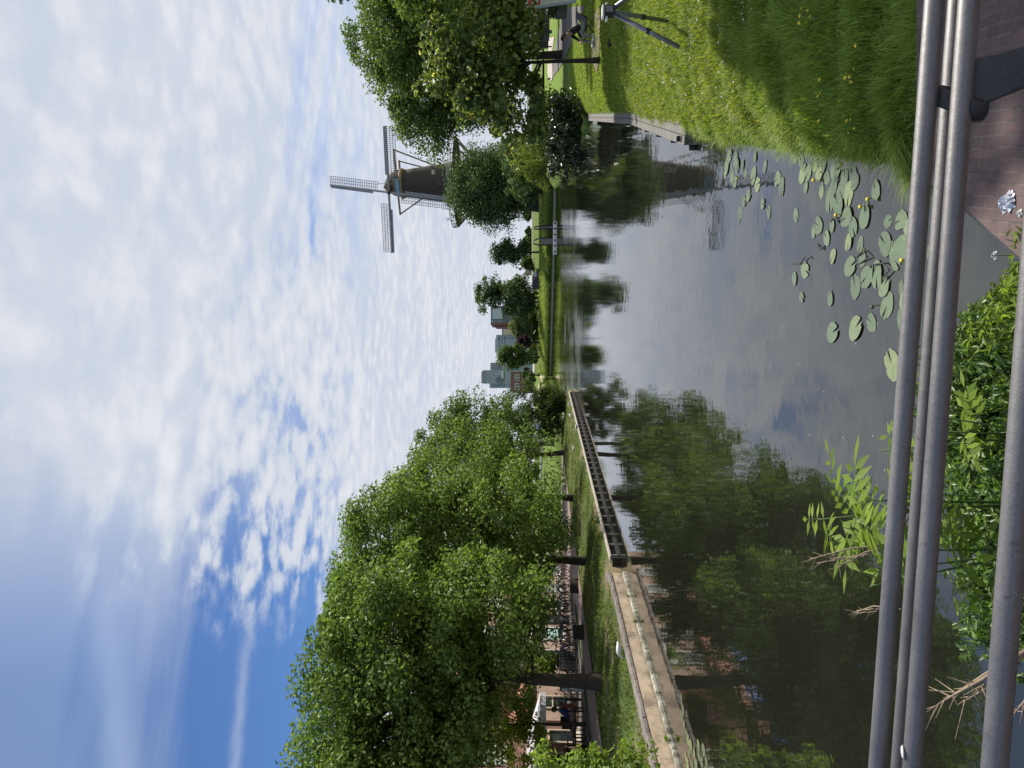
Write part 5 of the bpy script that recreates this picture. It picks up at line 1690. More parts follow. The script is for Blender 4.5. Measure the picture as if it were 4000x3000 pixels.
rb = block('brick_block', 1995, None, 1452, 1536, 260, 14, M['far_brick'], 'red brick building with two white framed windows below the grey tower block', part='wall', gz=3)
for yc in (1475, 1510):
    p0 = at(2020, yc, 260); s = 260 / FPX
    b = MB(); b.box((p0.x, 259.9, p0.z), (26 * s, 0.3, 18 * s)); f = b.build('window', M['white'], rb)
    g = MB()
    for i in (-1, 1):
        for j in (-1, 1):
            g.box((p0.x + i * 6.2 * s, 259.72, p0.z + j * 4.1 * s), (10 * s, 0.1, 6.6 * s))
    g.build('pane', M['glass'], f)
lw = block('low_building', 1974, None, 1418, 1500, 330, 12, M['grey_clad'], 'low grey office building between the red brick block and the grey tower', part='wall', gz=3)
winrow(lw, 1985, 1420, 1452, 2, 330, 8, 0.75, M['glass'])
fb_ = block('office_block', 1938, None, 1308, 1377, 430, 20, M['pale_clad'], 'pale grey flat roofed office block in the middle of the skyline', part='wall', gz=4)
block('', 1934.5, 1939, 1322, 1376, 431, 18, M['dark_clad'], '', fb_, 'roof_edge')
for k in range(3):
    winrow(fb_, 1950 + k * 11, 1312, 1374, 6, 430, 3.5, 0.8, M['dark_clad'])
lk = block('link_building', 1963, None, 1270, 1310, 440, 14, M['cream'], 'low cream building linking the dark block and the pale office block', part='wall', gz=4)
block('', 1961, 1964, 1268, 1312, 439.5, 16, M['dark_clad'], '', lk, 'roof_edge')
dbk = block('dark_block', 1917, None, 1195, 1262, 410, 20, M['dark_clad'], 'dark modern block with a brick side behind the tall open crowned tree', part='wall', gz=4)
block('', 1916.5, None, 1262, 1268, 409, 22, M['far_brick'], '', dbk, 'brick_side')
block('', 1934, None, 1268, 1277, 412, 16, M['far_brick'], '', dbk, 'low_wing')
block('', 1924, 1962, 1205, 1246, 408.5, 2, M['pale_clad'], '', dbk, 'glass_front')
for k in range(5):
    winrow(dbk, 1924 + k * 9, 1251, 1259, 1, 410, 4, 0.8, M['pale_clad'])
rh = block('far_house', 1990, None, 528, 556, 200, 10, M['far_brick'], 'dark red house gable between the right trees and the mill tree', part='wall', gz=3)
b = MB(); pa = at(1990, 556, 200); pb = at(1990, 528, 200); pm = at(1974, 542, 200)
b.prism([(pa.x - 0.3, pa.z), (pb.x + 0.3, pb.z), (pm.x, pm.z)], (1, 0, 0), (0, 0, 1), (0, 199.8, 0), (0, 10.4, 0)); b.build('roof', M['dark_tile'], rh)
# terraces glimpsed under the far trees
gh = block('garden_wall', 2052, 2085, 1040, 1075, 186, 0.4, M['pale_brick'], 'pale garden wall beside the dark van across the water', part='wall'); gh['category'] = 'wall'

# street lamps on the far bank
def street_lamp(xs0, ys, D, label, head=True):
    top = at(xs0, ys, D)
    zb = zfar(top.x, D) if top.x > -12 else 2.0
    root = empty('street_lamp', (top.x, D, zb), 0, label, 'street lamp', 'street lamps on the far bank')
    h = top.z - zb
    MB().tube([(0, 0, 0), (0, 0, h * 0.5), (0, 0, h)], [0.11, 0.08, 0.06], 8).build('post', M['black'], root)
    MB().lathe([(0.16, h), (0.26, h + 0.1), (0.22, h + 0.4), (0.05, h + 0.5)], n=10).build('lamp_head', M['black'], root)
    return root


street_lamp(1932, 1180, 152, 'tallest black lamp post on the far bank, in front of the tall open crowned tree')
street_lamp(2036, 1051, 146, 'black lamp post beside the dark van across the water')
street_lamp(2062, 1268, 152, 'short dark lamp post in front of the low clipped hedge')
street_lamp(1950, 1322, 200, 'thin lamp post in front of the pale grey office block')
street_lamp(2082, 1457, 158, 'short dark lamp post at the end of the pale path by the red brick building')

# van, bench, bins on the far bank
def van(loc, rz, col, label, L=4.6, h=2.0):
    root = empty('parked_van', loc, rz, label, 'van')
    body = [(-L / 2, 0.30), (L / 2 - 0.05, 0.30), (L / 2, 0.75), (L / 2 - 0.55, 1.0), (L / 2 - 1.25, h - 0.05), (L / 2 - 1.5, h), (-L / 2 + 0.05, h), (-L / 2, h - 0.2)]
    b = MB(); b.prism(body, (1, 0, 0), (0, 0, 1), (0, -0.9, 0), (0, 1.8, 0)); b.build('body', col, root, bevel=0.05)
    for s in (-1, 1):
        g = MB(); g.box((L / 2 - 1.75, s * 0.905, h - 0.5), (0.75, 0.02, 0.5)); g.build('side_window', M['glass'], root)
    ws = MB(); ws.beam((L / 2 - 0.52, 0, 1.03), (L / 2 - 1.2, 0, h - 0.12), 1.5, 0.03); ws.build('windscreen', M['glass'], root)
    for xx in (-L / 2 + 0.8, L / 2 - 0.85):
        for s in (-1, 1):
            w = MB(); w.tube([(xx, s * 0.72, 0.32), (xx, s * 0.93, 0.32)], 0.32, 16); wo = w.build('wheel', M['black'], root)
            hbm = MB(); hbm.tube([(xx, s * 0.93, 0.32), (xx, s * 0.945, 0.32)], 0.18, 12); hbm.build('hub_cap', M['galv'], wo)
    for s in (-1, 1):
        hl = MB(); hl.box((L / 2 - 0.01, s * 0.66, 0.72), (0.05, 0.3, 0.16)); hl.build('headlight', M['white'], root)
    return root


navy = plain('navy_paint', (0.025, 0.030, 0.065), 0.35, 0, 0.08)
pv = at(2085, 1092, 147)
van((pv.x, 147, zfar(pv.x, 147) - 0.25), 0.0, navy, 'dark navy van with a pale sticker parked beside the lamp post across the water', 3.9, 1.75)
stk = MB(); stk.box((0, 0, 0), (0.9, 0.02, 0.55)); so = stk.build('pale_sticker', M['pale_clad'], bpy.data.objects['parked_van']); so.location = (0.9, -0.915, 1.1)
pv = at(2100, 60, 70)
van((pv.x - 1.0, 88, 2.05), 0.1, M['white'], 'white van parked among the market stalls behind the red and white sign', 4.8, 2.1)
pv = at(2100, 1700, 112)
van((pv.x, 112, zfar(pv.x, 112) + 0.1), 0.0, M['pale_clad'], 'pale grey van on the road seen under the left row of elms', 4.6, 1.9)

# mooring posts and pontoon
def mooring(ys0, ys1, D, zt, label, slant=0.0):
    x0 = at(2150, ys1, D).x; x1 = at(2150, ys0, D).x
    root = empty('mooring_frame', ((x0 + x1) / 2, D, 0), 0, label, 'mooring post', 'mooring frames in the water of the far bank')
    w = (x1 - x0) / 2
    b = MB(); b.tube([(-w, 0, -1), (-w, 0, zt * 0.72), (-w + slant * 0.3, 0, zt)], 0.12, 8); b.build('post', M['black_steel'], root)
    b = MB(); b.tube([(w, 0, -1), (w, 0, zt * 0.62), (w + slant * -0.6 - (0.0 if slant else w * 0.9), 0, zt)], 0.12, 8); b.build('post', M['black_steel'], root)
    p = MB(); p.box((0, 0.02, zt * 0.33), (2 * w - 0.2, 0.05, zt * 0.62)); p.build('panel', M['grey_wood'], root)
    return root


mooring(881, 894, 118, 3.4, 'straight mooring frame with a grey panel, right one of the pair by the pontoon')
mooring(928, 957, 117, 3.5, 'bent mooring frame with a grey panel, left one of the pair by the pontoon', 0.8)
pn = empty('pontoon', (at(2168, 930, 115).x, 115, 0), 0, 'low white floating pontoon in front of the mooring frames', 'pontoon')
MB().box((0, 0, 0.10), (5.2, 1.2, 0.32)).build('deck', M['white'], pn, bevel=0.03)
fnd = MB()
for k in range(6):
    fnd.lathe([(0.13, -0.2), (0.13, 0.18)], c=(-2.3 + k * 0.92, -0.70, 0), n=8)
fnd.build('fenders', M['black'], pn)
bw = MB()
for i in range(len(FARX) - 1):
    if -4 < FARX[i] < 31: pass
xs_ = [1.8, 13, 25, 31.6]
for a, b in zip(xs_[:-1], xs_[1:]):
    bw.beam((a, yfar(a) - 0.08, -0.10), (b, yfar(b) - 0.08, -0.10), 0.12, 0.42)
tag(bw.build('bank_boarding', M['cap_wood']), 'pale plank boarding along the water line of the far bank', 'bank edging')

# ------------------------------------------------------------------ things on the right lawn
# survey tripod
tz = zr(*[on(2650, 185, 0.75).x, on(2650, 185, 0.75).y])
foot = on(2655, 184, 0.76)
apex = at(2396, 44, foot.y + 0.25)
tp = empty('tripod', (apex.x, apex.y, 0.76), 0, 'grey metal tripod with a small box on top standing on the right lawn', 'tripod')
o_ = Vector((apex.x, apex.y, 0.76))
zinc = plain('tripod_metal', (0.20, 0.21, 0.23), 0.42, 0.6, 0.15, 12, 0.2, 60)
off = foot - apex
for an in (0, -126, 117):
    v = Matrix.Rotation(math.radians(an), 3, 'Z') @ Vector((off.x, off.y, 0))
    f = Vector((v.x, v.y, 0.0)); a_ = Vector((v.x * 0.06, v.y * 0.06, apex.z - 0.76))
    lg = MB(); lg.tube([a_, f], [0.034, 0.030], 8)
    l_ = lg.build('leg', zinc, tp)
    cl_ = MB(); q0 = a_.lerp(f, 0.5); q1 = a_.lerp(f, 0.56); cl_.tube([q0, q1], 0.040, 8); cl_.build('leg_clamp', M['black_steel'], l_)
hz_ = apex.z - 0.76
MB().box((0, 0, hz_ + 0.06), (0.14, 0.13, 0.15)).build('head_box', M['black_steel'], tp, bevel=0.008)
MB().box((0, -0.07, hz_ + 0.065), (0.09, 0.012, 0.11)).build('side_plate', zinc, tp)
MB().box((-0.01, 0, hz_ + 0.155), (0.17, 0.14, 0.03)).build('top_plate', M['white'], tp, bevel=0.004)
for s in (-1, 1):
    MB().box((s * 0.10 - 0.01, 0, hz_ + 0.10), (0.07, 0.05, 0.03)).build('lug', M['white'], tp, bevel=0.004)

# sign at the right edge
SD = 29.0
sg = empty('market_sign', (at(2150, -20, SD).x, SD, 1.0), 0, 'tall leaning white sign with a red top at the right edge of the lawn', 'sign')
o_ = Vector((at(2150, -20, SD).x, SD, 1.0))
def sp_(xs, ys, d=0.0): return at(xs, ys, SD + d) - o_
quad = [sp_(2055, 33), sp_(2250, 5), sp_(2290, -260), sp_(2095, -230)]
def panel(q, name, mat, dep, th=0.05, parent=sg):
    b = MB(); e = Vector((0, th, 0)); sh = Vector((0, dep, 0))
    vs = [p + sh for p in q] + [p + sh + e for p in q]
    b.add(vs, [(0, 1, 2, 3), (7, 6, 5, 4), (0, 4, 5, 1), (1, 5, 6, 2), (2, 6, 7, 3), (3, 7, 4, 0)])
    return b.build(name, mat, parent)


panel(quad, 'board', M['white'], 0.0)
def lerpq(u, v):
    a = quad[0].lerp(quad[1], u); b = quad[3].lerp(quad[2], u)
    return a.lerp(b, v)
redm = plain('sign_red', (0.62, 0.045, 0.045), 0.45, 0, 0.06)
panel([lerpq(0.02, 0.03), lerpq(0.27, 0.03), lerpq(0.27, 0.97), lerpq(0.02, 0.97)], 'red_header', redm, -0.022, 0.02)
lt = MB()
for (u0, u1, v0, v1) in ((0.085, 0.145, 0.055, 0.10), (0.18, 0.225, 0.055, 0.105)):
    q = [lerpq(u0, v0), lerpq(u1, v0), lerpq(u1, v1), lerpq(u0, v1)]
    vs = [p + Vector((0, -0.036, 0)) for p in q] + [p + Vector((0, -0.024, 0)) for p in q]
    lt.add(vs, [(0, 1, 2, 3), (0, 4, 5, 1), (1, 5, 6, 2), (2, 6, 7, 3), (3, 7, 4, 0)])
lt.build('header_lettering', M['white'], sg)
tx = MB()
greyt = plain('sign_grey_print', (0.42, 0.40, 0.44), 0.6)
for k in range(9):
    u0 = 0.34 + k * 0.045
    q = [lerpq(u0, 0.07 + 0.02 * (k % 3)), lerpq(u0 + 0.018, 0.07 + 0.02 * (k % 3)), lerpq(u0 + 0.018, 0.9), lerpq(u0, 0.9)]
    vs = [p + Vector((0, -0.010, 0)) for p in q] + [p + Vector((0, -0.002, 0)) for p in q]
    tx.add(vs, [(0, 1, 2, 3), (0, 4, 5, 1), (1, 5, 6, 2), (2, 6, 7, 3), (3, 7, 4, 0)])
tx.build('print_lines', greyt, sg)
frm = MB(); frm.beam(quad[0] + Vector((0, 0.02, 0)), quad[1] + Vector((0, 0.02, 0)), 0.10, 0.07); frm.build('frame_edge', M['pale_clad'], sg)
pst = MB(); b0_ = lerpq(0.96, 0.25); pst.tube([(b0_.x, 0.10, b0_.z), (b0_.x, 0.10, -0.2)], 0.03, 8); b0_ = lerpq(0.96, 0.8); pst.tube([(b0_.x, 0.10, b0_.z), (b0_.x, 0.10, -0.2)], 0.03, 8)
pst.build('support', M['black_steel'], sg)

# planters and market stall behind
def planter(xs0, xs1, ys0, ys1, D, label, leafy=True):
    xa, xb = at(2000, ys1, D).x, at(2000, ys0, D).x
    zt, zb = at(xs0, 100, D).z, at(xs1, 100, D).z
    root = empty('planter', ((xa + xb) / 2, D, zb), 0, label, 'planter')
    h = zt - zb; w = xb - xa
    MB().box((0, 0, h * 0.25 + 0.0), (w, 0.9, h * 0.5)).build('trough', M['black'], root, bevel=0.02)
    rr = np.random.default_rng(int(xs0))
    P = rr.uniform(-0.5, 0.5, (1500, 3)) * np.array([w, 0.95, h * 0.55]) + np.array([0, 0, h * 0.74])
    o = leaves('box_hedge', P, 0.09, LF['laurel'], root, 0.7, 0.3, r=rr)
    return root


planter(2134, 2214, 18, 62, 36, 'tall dark planter hedge right beside the red and white sign')
planter(2100, 2146, 88, 150, 44, 'dark clipped planter hedge left of the red and white sign')

ms = empty('market_stall', (at(2100, 110, 60).x, 60, 1.9), 0, 'market stall with a pale roof and dark posts behind the planters', 'stall')
sw = 2.2
MB().prism([(-sw, 2.1), (sw, 2.1), (sw, 2.3), (0, 2.9), (-sw, 2.3)], (1, 0, 0), (0, 0, 1), (0, -1.2, 0), (0, 2.4, 0)).build('canopy', M['pale_clad'], ms)
for s in (-1, 1):
    for t in (-1, 1):
        MB().tube([(s * (sw - 0.1), t * 1.1, -0.3), (s * (sw - 0.1), t * 1.1, 2.12)], 0.05, 6).build('post', M['black_steel'], ms)
MB().box((0, -0.9, 0.45), (sw * 2 - 0.4, 0.7, 0.9)).build('counter', M['black'], ms)
bx_cols = [plain('crate_pink', (0.52, 0.24, 0.28), 0.7), plain('crate_cream', (0.60, 0.54, 0.42), 0.7), plain('crate_blue', (0.30, 0.36, 0.55), 0.7)]
cr0 = None
for i in range(5):
    c = MB(); c.box((0, 0, 0.02), (0.55, 0.40, 0.03)); c.box((0, -0.19, 0.14), (0.55, 0.02, 0.22)); c.box((0, 0.19, 0.14), (0.55, 0.02, 0.22)); c.box((-0.265, 0, 0.14), (0.02, 0.36, 0.22)); c.box((0.265, 0, 0.14), (0.02, 0.36, 0.22))
    o = c.build('crate', bx_cols[i % 3]); o.location = Vector((ms.location.x - 1.5 + i * 0.72, 59.0, 2.80))
    tag(o, '%s crate on the market stall counter, %s from the left' % (['pink', 'cream', 'blue'][i % 3], ['first', 'second', 'third', 'fourth', 'fifth'][i]), 'crate', 'crates on the market stall')

bn = empty('park_bench', (at(2172, 92, 62).x, 62, 1.55), 0.1, 'pale wooden bench beside the path behind the seated person', 'bench')
MB().box((0, 0, 0.42), (1.9, 0.42, 0.05)).build('seat', M['grey_wood'], bn)
MB().box((0, 0.22, 0.72), (1.9, 0.05, 0.36)).build('backrest', M['grey_wood'], bn)
for s in (-0.75, 0.75):
    MB().box((s, 0, 0.2), (0.08, 0.40, 0.40)).build('leg', M['black_steel'], bn)

p = on(2358, 182, 0.9)
shz = zr(p.x, p.y)
sb = MB(); sb.tube([(0, 0, 0.05), (0.10, 0, 0.09), (0.22, 0, 0.06)], [0.05, 0.055, 0.03], 8)
o = sb.build('discarded_shoe', M['black']); o.location = (p.x, p.y, shz); tag(o, 'dark shoe lying in the shaded grass in front of the seated person', 'shoe')

# unseen tree added past the right edge, shaped to shade the near bank
tree('shadow_caster_tree', (10.6, 8.9, 0.9), [E(10.6, 8.9, 7.2, 3.3, 3.3, 5.2), E(10.5, 8.8, 10.3, 3.1, 3.1, 2.0), E(10.7, 9.0, 4.6, 2.8, 2.8, 2.2)], 0.22, LF['elm_far'], 0.32, 340, 180, 0.95,
     'unseen tall narrow tree added beside the bridge to shade the near bank', 'tree', seed=93, limbs=20)

# ------------------------------------------------------------------ bridge railing in the foreground
# each rail runs through two points seen in the photograph; depth comes from its height
def rail_pts(xr_, yr_, xl_, yl_, z):
    a = on(xr_, yr_, z); b = on(xl_, yl_, z)
    d = (b - a)
    return a - d * 0.35, b + d * 0.5


rl = empty('bridge_railing', (0, 1.6, 1.2), 0, 'bridge railing of four grey galvanised pipes across the bottom of the view', 'railing')
oR = Vector((0, 1.6, 1.2))


def rail(name, seen, z, rad):
    a, b = rail_pts(*seen, z)
    n = 40
    pts = [a.lerp(b, i / n) - oR for i in range(n + 1)]
    o = MB().tube(pts, rad, 24).build(name, M['galv'], rl)
    return a, b


zA, zC, zD = EYE - 0.86, EYE - 0.905, EYE - 0.955
A0, A1 = rail('rail', (3651, 0, 3427, 3000), zA, 0.0205)
B0, B1 = rail('rail', (3742, 0, 3514, 3000), EYE - 0.935, 0.0205)
C0, C1 = rail('rail', (3786, 0, 3563, 3000), zC, 0.0212)
D0, D1 = rail('rail', (4052, 930, 3885, 3000), zD, 0.0245)
# curved flat post under the rails
def rp(P0, P1, ys):
    """point of a rail seen at picture row ys"""
    best = None
    for i in range(401):
        q = P0.lerp(P1, i / 400); a = q.x / ((q.y) * cp + (q.z - EYE) * sp)
        d = abs((1500 - a * FPX) - ys)
        if best is None or d < best[0]: best = (d, q)
    return best[1]


pc = rp(C0, C1, 330); pa_ = rp(A0, A1, 380)
side = (A0 - A1).normalized()
cen = [pc + Vector((0, 0, -0.012)), pc + Vector((0.004, -0.030, -0.05)), pc + Vector((0.016, -0.075, -0.11)), pc + Vector((0.030, -0.135, -0.20)), pc + Vector((0.045, -0.17, -0.34)), pc + Vector((0.05, -0.17, -0.55)), pc + Vector((0.05, -0.10, -0.72))]
ps = MB()
vs = []; fs = []
for i, q in enumerate(cen):
    d = (cen[min(i + 1, len(cen) - 1)] - cen[max(i - 1, 0)]).normalized()
    n = d.cross(side).normalized()
    w = [0.052, 0.045, 0.040, 0.038, 0.036, 0.036, 0.036][i]; t = 0.008
    for s, u in ((-1, -1), (1, -1), (1, 1), (-1, 1)):
        vs.append(q + side * w * s + n * t * u - oR)
for i in range(len(cen) - 1):
    for k in range(4):
        fs.append((i * 4 + k, i * 4 + (k + 1) % 4, (i + 1) * 4 + (k + 1) % 4, (i + 1) * 4 + k))
fs.append((3, 2, 1, 0))
ps.add(vs, fs)
ps.build('post', M['black_steel'], rl, bevel=0.003)
bk = MB()
b_a = rp(A0, A1, 372) - oR; b_c = rp(C0, C1, 372) - oR
bk.add([b_a + side * 0.022 + Vector((0, 0, -0.012)), b_a - side * 0.022 + Vector((0, 0, -0.012)), b_c - side * 0.040 + Vector((0, 0.012, -0.004)), b_c + side * 0.006 + Vector((0, 0.012, -0.004)),
        b_a + side * 0.022 + Vector((0, 0, -0.030)), b_a - side * 0.022 + Vector((0, 0, -0.030)), b_c - side * 0.040 + Vector((0, 0.012, -0.050)), b_c + side * 0.006 + Vector((0, 0.012, -0.050))],
       [(0, 1, 2, 3), (7, 6, 5, 4), (0, 4, 5, 1), (1, 5, 6, 2), (2, 6, 7, 3), (3, 7, 4, 0)])
bk.build('bracket', M['black_steel'], rl, bevel=0.003)
kn = MB(); kq = rp(C0, C1, 425) - oR
kn.tube([kq + Vector((0, 0.0, -0.010)), kq + Vector((0, -0.004, -0.046))], 0.026, 14); kn.build('rail_cap', M['black_steel'], rl, bevel=0.004)
bdq = rp(C0, C1, 2935) - oR
dp = MB(); dp.lathe([(0.002, 0.0), (0.013, 0.002), (0.009, 0.006), (0.001, 0.007)], c=(0, 0, 0), n=12, sx=1.3, sy=0.8)
o = dp.build('bird_dropping', M['white'], rl); o.location = bdq + Vector((0, 0.002, 0.0205)); o.rotation_euler = (-0.35, 0, 0.2)

# bridge deck behind the viewer's side of the railing
dkb = MB(); dkb.box((0, -0.75, 1.05), (14, 4.6, 0.30)); tag(dkb.build('bridge_deck', M['pavers']), kind='structure')

# ------------------------------------------------------------------ litter
foil = plain('crumpled_foil', (0.72, 0.72, 0.76), 0.28, 0.85, 0.05)
def crumple(name, xs, ys, sx_, sy_, h, mat, label, seed):
    rr = np.random.default_rng(seed)
    p = on(xs, ys, qz)
    b = MB(); n = 11
    vs = []
    for i in range(n):
        for j in range(n):
            u, v = i / (n - 1) - 0.5, j / (n - 1) - 0.5
            e = max(0, 1 - 3.2 * (u * u + v * v))
            vs.append((u * sx_ + rr.normal() * sx_ * 0.05, v * sy_ + rr.normal() * sy_ * 0.05, max(0.001, h * e * rr.uniform(0.25, 1.2))))
    fs = [(i * n + j, (i + 1) * n + j, (i + 1) * n + j + 1, i * n + j + 1) for i in range(n - 1) for j in range(n - 1)]
    b.add(vs, fs); o = b.build(name, mat); o.location = (p.x, p.y, qz + 0.002); o.rotation_euler = (0, 0, 0.15)
    return tag(o, label, 'litter')


crumple('foil_wrapper', 3940, 790, 0.075, 0.085, 0.040, foil, 'crumpled silver foil wrapper lying on the brick quay', 301)
crumple('paper_scrap', 3988, 832, 0.028, 0.024, 0.016, M['white'], 'small torn white paper scrap beside the foil wrapper', 302)
crumple('paper_scrap', 3890, 998, 0.034, 0.022, 0.018, M['white'], 'small white paper scrap at the corner edge of the brick quay', 303)

# ------------------------------------------------------------------ water lilies
padm_t = mat_new('lily_pad'); _pm, _t, _b = padm_t
_g = _t.new('ShaderNodeNewGeometry'); _oi = _t.new('ShaderNodeObjectInfo')
_n = _t.noise(_g.outputs['Position'], 18.0, 5, 0.6)
_f = _t.m('ADD', _t.m('MULTIPLY', _oi.outputs['Random'], 0.5), _t.m('MULTIPLY', _n, 0.5))
_t.put(_b.inputs['Base Color'], _t.ramp(_f, [(0.2, (0.085, 0.120, 0.070)), (0.55, (0.135, 0.185, 0.100)), (0.85, (0.25, 0.29, 0.125))]))
_spot = _t.step(_t.noise(_g.outputs['Position'], 70.0, 3, 0.6), 0.66, 0.72)
_l = _b.inputs['Base Color'].links[0].from_socket
_t.put(_b.inputs['Base Color'], _t.mix(_t.m('MULTIPLY', _spot, 0.7), _l, (0.10, 0.075, 0.035)))
_b.inputs['Roughness'].default_value = 0.30
_b.inputs['Specular IOR Level'].default_value = 0.5
_bp = _t.new('ShaderNodeBump'); _bp.inputs['Strength'].default_value = 0.5; _bp.inputs['Distance'].default_value = 0.01
_t.l.new(_t.noise(_g.outputs['Position'], 30.0, 4, 0.6), _bp.inputs['Height']); _t.l.new(_bp.outputs[0], _b.inputs['Normal'])
padm = _pm


def pad_mesh(seed):
    rr = np.random.default_rng(seed)
    n = 26; rings = (0.0, 0.35, 0.7, 1.0)
    vs = [(0, 0, 0.012)]
    notch = 0.16
    for ri in rings[1:]:
        for k in range(n + 1):
            t = notch + (2 * math.pi - 2 * notch) * k / n
            rad = ri * (1.0 + 0.04 * math.sin(3 * t + seed) + (rr.uniform(-0.05, 0.03) if ri == 1 else 0)) * (1 + 0.22 * math.cos(t) ** 2 * 0.5)
            if ri == 1 and rr.uniform() < 0.05: rad *= 0.86
            vs.append((rad * math.cos(t), rad * math.sin(t) * 0.86, 0.012 + 0.02 * ri * ri * math.sin(2 * t + seed) + (0.012 * abs(math.sin(5 * t + seed)) if ri == 1 else 0) * 0.8))
    fs = [(0, 1 + k, 2 + k) for k in range(n)]
    for q in range(2):
        o = 1 + q * (n + 1)
        for k in range(n):
            fs.append((o + k, o + n + 1 + k, o + n + 2 + k, o + 1 + k))
    me = bpy.data.meshes.new('lily_pad'); me.from_pydata(vs, [], fs); me.update(); me.materials.append(padm)
    me.polygons.foreach_set('use_smooth', [True] * len(fs))
    return me


pads5 = [(165, 70), (375, 50), (572, 75), (700, 190), (735, 150), (795, 240), (840, 370), (835, 150), (940, 90), (1070, 80), (955, 270), (1035, 285), (1235, 120), (1330, 110), (1380, 165), (1215, 280), (1270, 320), (1345, 310),
         (965, 445), (1085, 520), (1158, 505), (1212, 590), (998, 590), (1050, 380), (1230, 725), (1345, 600), (1360, 690), (562, 530), (640, 470), (615, 665), (822, 675), (838, 920), (1005, 890), (1115, 850), (1360, 830), (1265, 1150), (1390, 250), (1580, 320), (1290, 400), (985, 160)]
pads4 = [(75, 1200), (95, 1120), (140, 1140), (190, 1190), (207, 1250), (110, 1265), (265, 1265), (295, 1330), (470, 1345), (440, 1285), (350, 1200), (200, 1450), (232, 1410), (335, 1470), (150, 1190), (62, 1250), (130, 1310),
         (612, 1160), (622, 1250), (662, 1240), (645, 1350), (715, 1190), (770, 1160), (742, 1250), (862, 1225), (850, 1340), (755, 1375), (795, 1280), (925, 1280), (985, 1260), (900, 1375), (955, 1395), (1000, 1310), (1150, 1370), (820, 1440), (880, 1470), (280, 1130), (440, 1130), (570, 1110)]
padsL = [(2662, 2722), (2668, 2770), (2666, 2800), (2674, 2830), (2684, 2870), (2690, 2890), (2700, 2915), (2694, 2940), (2714, 2940), (2728, 2910), (2730, 2950), (2742, 2975), (2680, 2955), (2706, 2985), (2760, 2972), (2720, 2990), (2688, 2990), (2750, 2930)]
allp = [(2800 + x / 1.8433, 800 + y / 1.8433, 1) for x, y in pads5] + [(2800 + x / 1.8433, y / 1.8433, 1) for x, y in pads4] + [(x, y, 2) for x, y in padsL]
meshes = [pad_mesh(i) for i in range(7)]
rp_ = np.random.default_rng(77)
for i, (xs, ys, wch) in enumerate(allp):
    p = on(xs, ys, 0.0)
    o = bpy.data.objects.new('lily_pad', meshes[i % 7]); C.objects.link(o)
    s = rp_.uniform(0.060, 0.116) if wch == 1 else rp_.uniform(0.08, 0.13)
    if wch == 1 and (xs, ys) == allp[35][:2]: s = 0.125
    if wch == 1 and p.y > 8.5: s *= 1.1
    o.scale = (s, s, s * 0.8)
    o.location = (p.x, p.y, 0.002 + 0.0009 * (i % 11)); o.rotation_euler = (rp_.uniform(-0.02, 0.02), rp_.uniform(-0.02, 0.02), rp_.uniform(0, 6.28))
    if i == 35:
        tag(o, 'single large lily pad floating apart near the railing, away from all the others', 'lily pad')
    elif wch == 1:
        tag(o, 'flat green lily pad floating among the others beside the right bank', 'lily pad', 'lily pads off the right bank')
    else:
        tag(o, 'pale green lily pad floating in front of the left stone quay wall', 'lily pad', 'lily pads by the left quay wall')

flab = ['yellow water lily bud lowest in the photo, just above the top rail', 'yellow water lily bud among the pads with two dark stems', 'yellow water lily flower beside the grass corner, one of a touching pair', 'dark centred yellow lily flower of the touching pair',
        'yellow lily bud nearest the middle of the right bank', 'small yellow lily bud beside the slim pads far from the railing', 'dark green lily bud standing next to the two round pads on open water']
for i, (xs, ys, dead) in enumerate([(2800 + 1312 / 1.8433, 800 + 400 / 1.8433, 0), (2800 + 840 / 1.8433, 800 + 75 / 1.8433, 0), (2800 + 1015 / 1.8433, 1490 / 1.8433, 0), (2800 + 1068 / 1.8433, 1435 / 1.8433, 0), (2800 + 680 / 1.8433, 1298 / 1.8433, 0), (2800 + 135 / 1.8433, 1285 / 1.8433, 0), (2800 + 1100 / 1.8433, 800 + 735 / 1.8433, 1)]):
    p = on(xs, ys, 0.07)
    root = empty('lily_flower', (p.x, p.y, 0), 0, flab[i], 'flower'); root.scale = (0.58, 0.58, 0.62)
    MB().tube([(0.05, 0.03, -0.05), (0.02, 0.01, 0.02), (0, 0, 0.07)], 0.006, 6).build('stem', stem_g, root)
    MB().lathe([(0.006, 0.055), (0.024, 0.062), (0.030, 0.082), (0.022, 0.098), (0.008, 0.100)], n=12).build('petals', yel if not dead else stem_g, root)
    sepm = MB()
    for k in range(5):
        t = 2 * math.pi * k / 5
        sepm.add([(0.004 * math.cos(t), 0.004 * math.sin(t), 0.055), (0.034 * math.cos(t - 0.4), 0.034 * math.sin(t - 0.4), 0.075), (0.042 * math.cos(t), 0.042 * math.sin(t), 0.092), (0.034 * math.cos(t + 0.4), 0.034 * math.sin(t + 0.4), 0.075)], [(0, 1, 2, 3)])
    sepm.build('sepals', stem_g, root)
# drifting petals and bits on the water
pet = plain('drifting_petal', (0.62, 0.60, 0.56), 0.6)
for i, (xs, ys) in enumerate([(3345, 1343), (3058, 1276), (2964, 1570), (3164, 1700), (3412, 1703), (3459, 1838), (2960, 1207), (3430, 1264), (2808, 826), (3295, 1709), (2830, 1130), (3120, 1425), (2700, 1240), (2880, 1420), (3220, 1530), (2620, 1010), (2560, 1180)]):
    p = on(xs, ys, 0.0)
    o = MB().lathe([(0.001, 0.0), (0.007, 0.0015), (0.005, 0.003), (0.001, 0.0035)], n=8, sx=1.5, sy=0.7).build('floating_petal', pet)
    o.location = (p.x, p.y, 0.002); o.rotation_euler = (0, 0, i * 1.3)
    tag(o, 'tiny pale petal drifting on the open water', 'petal', 'pale petals drifting on the water')
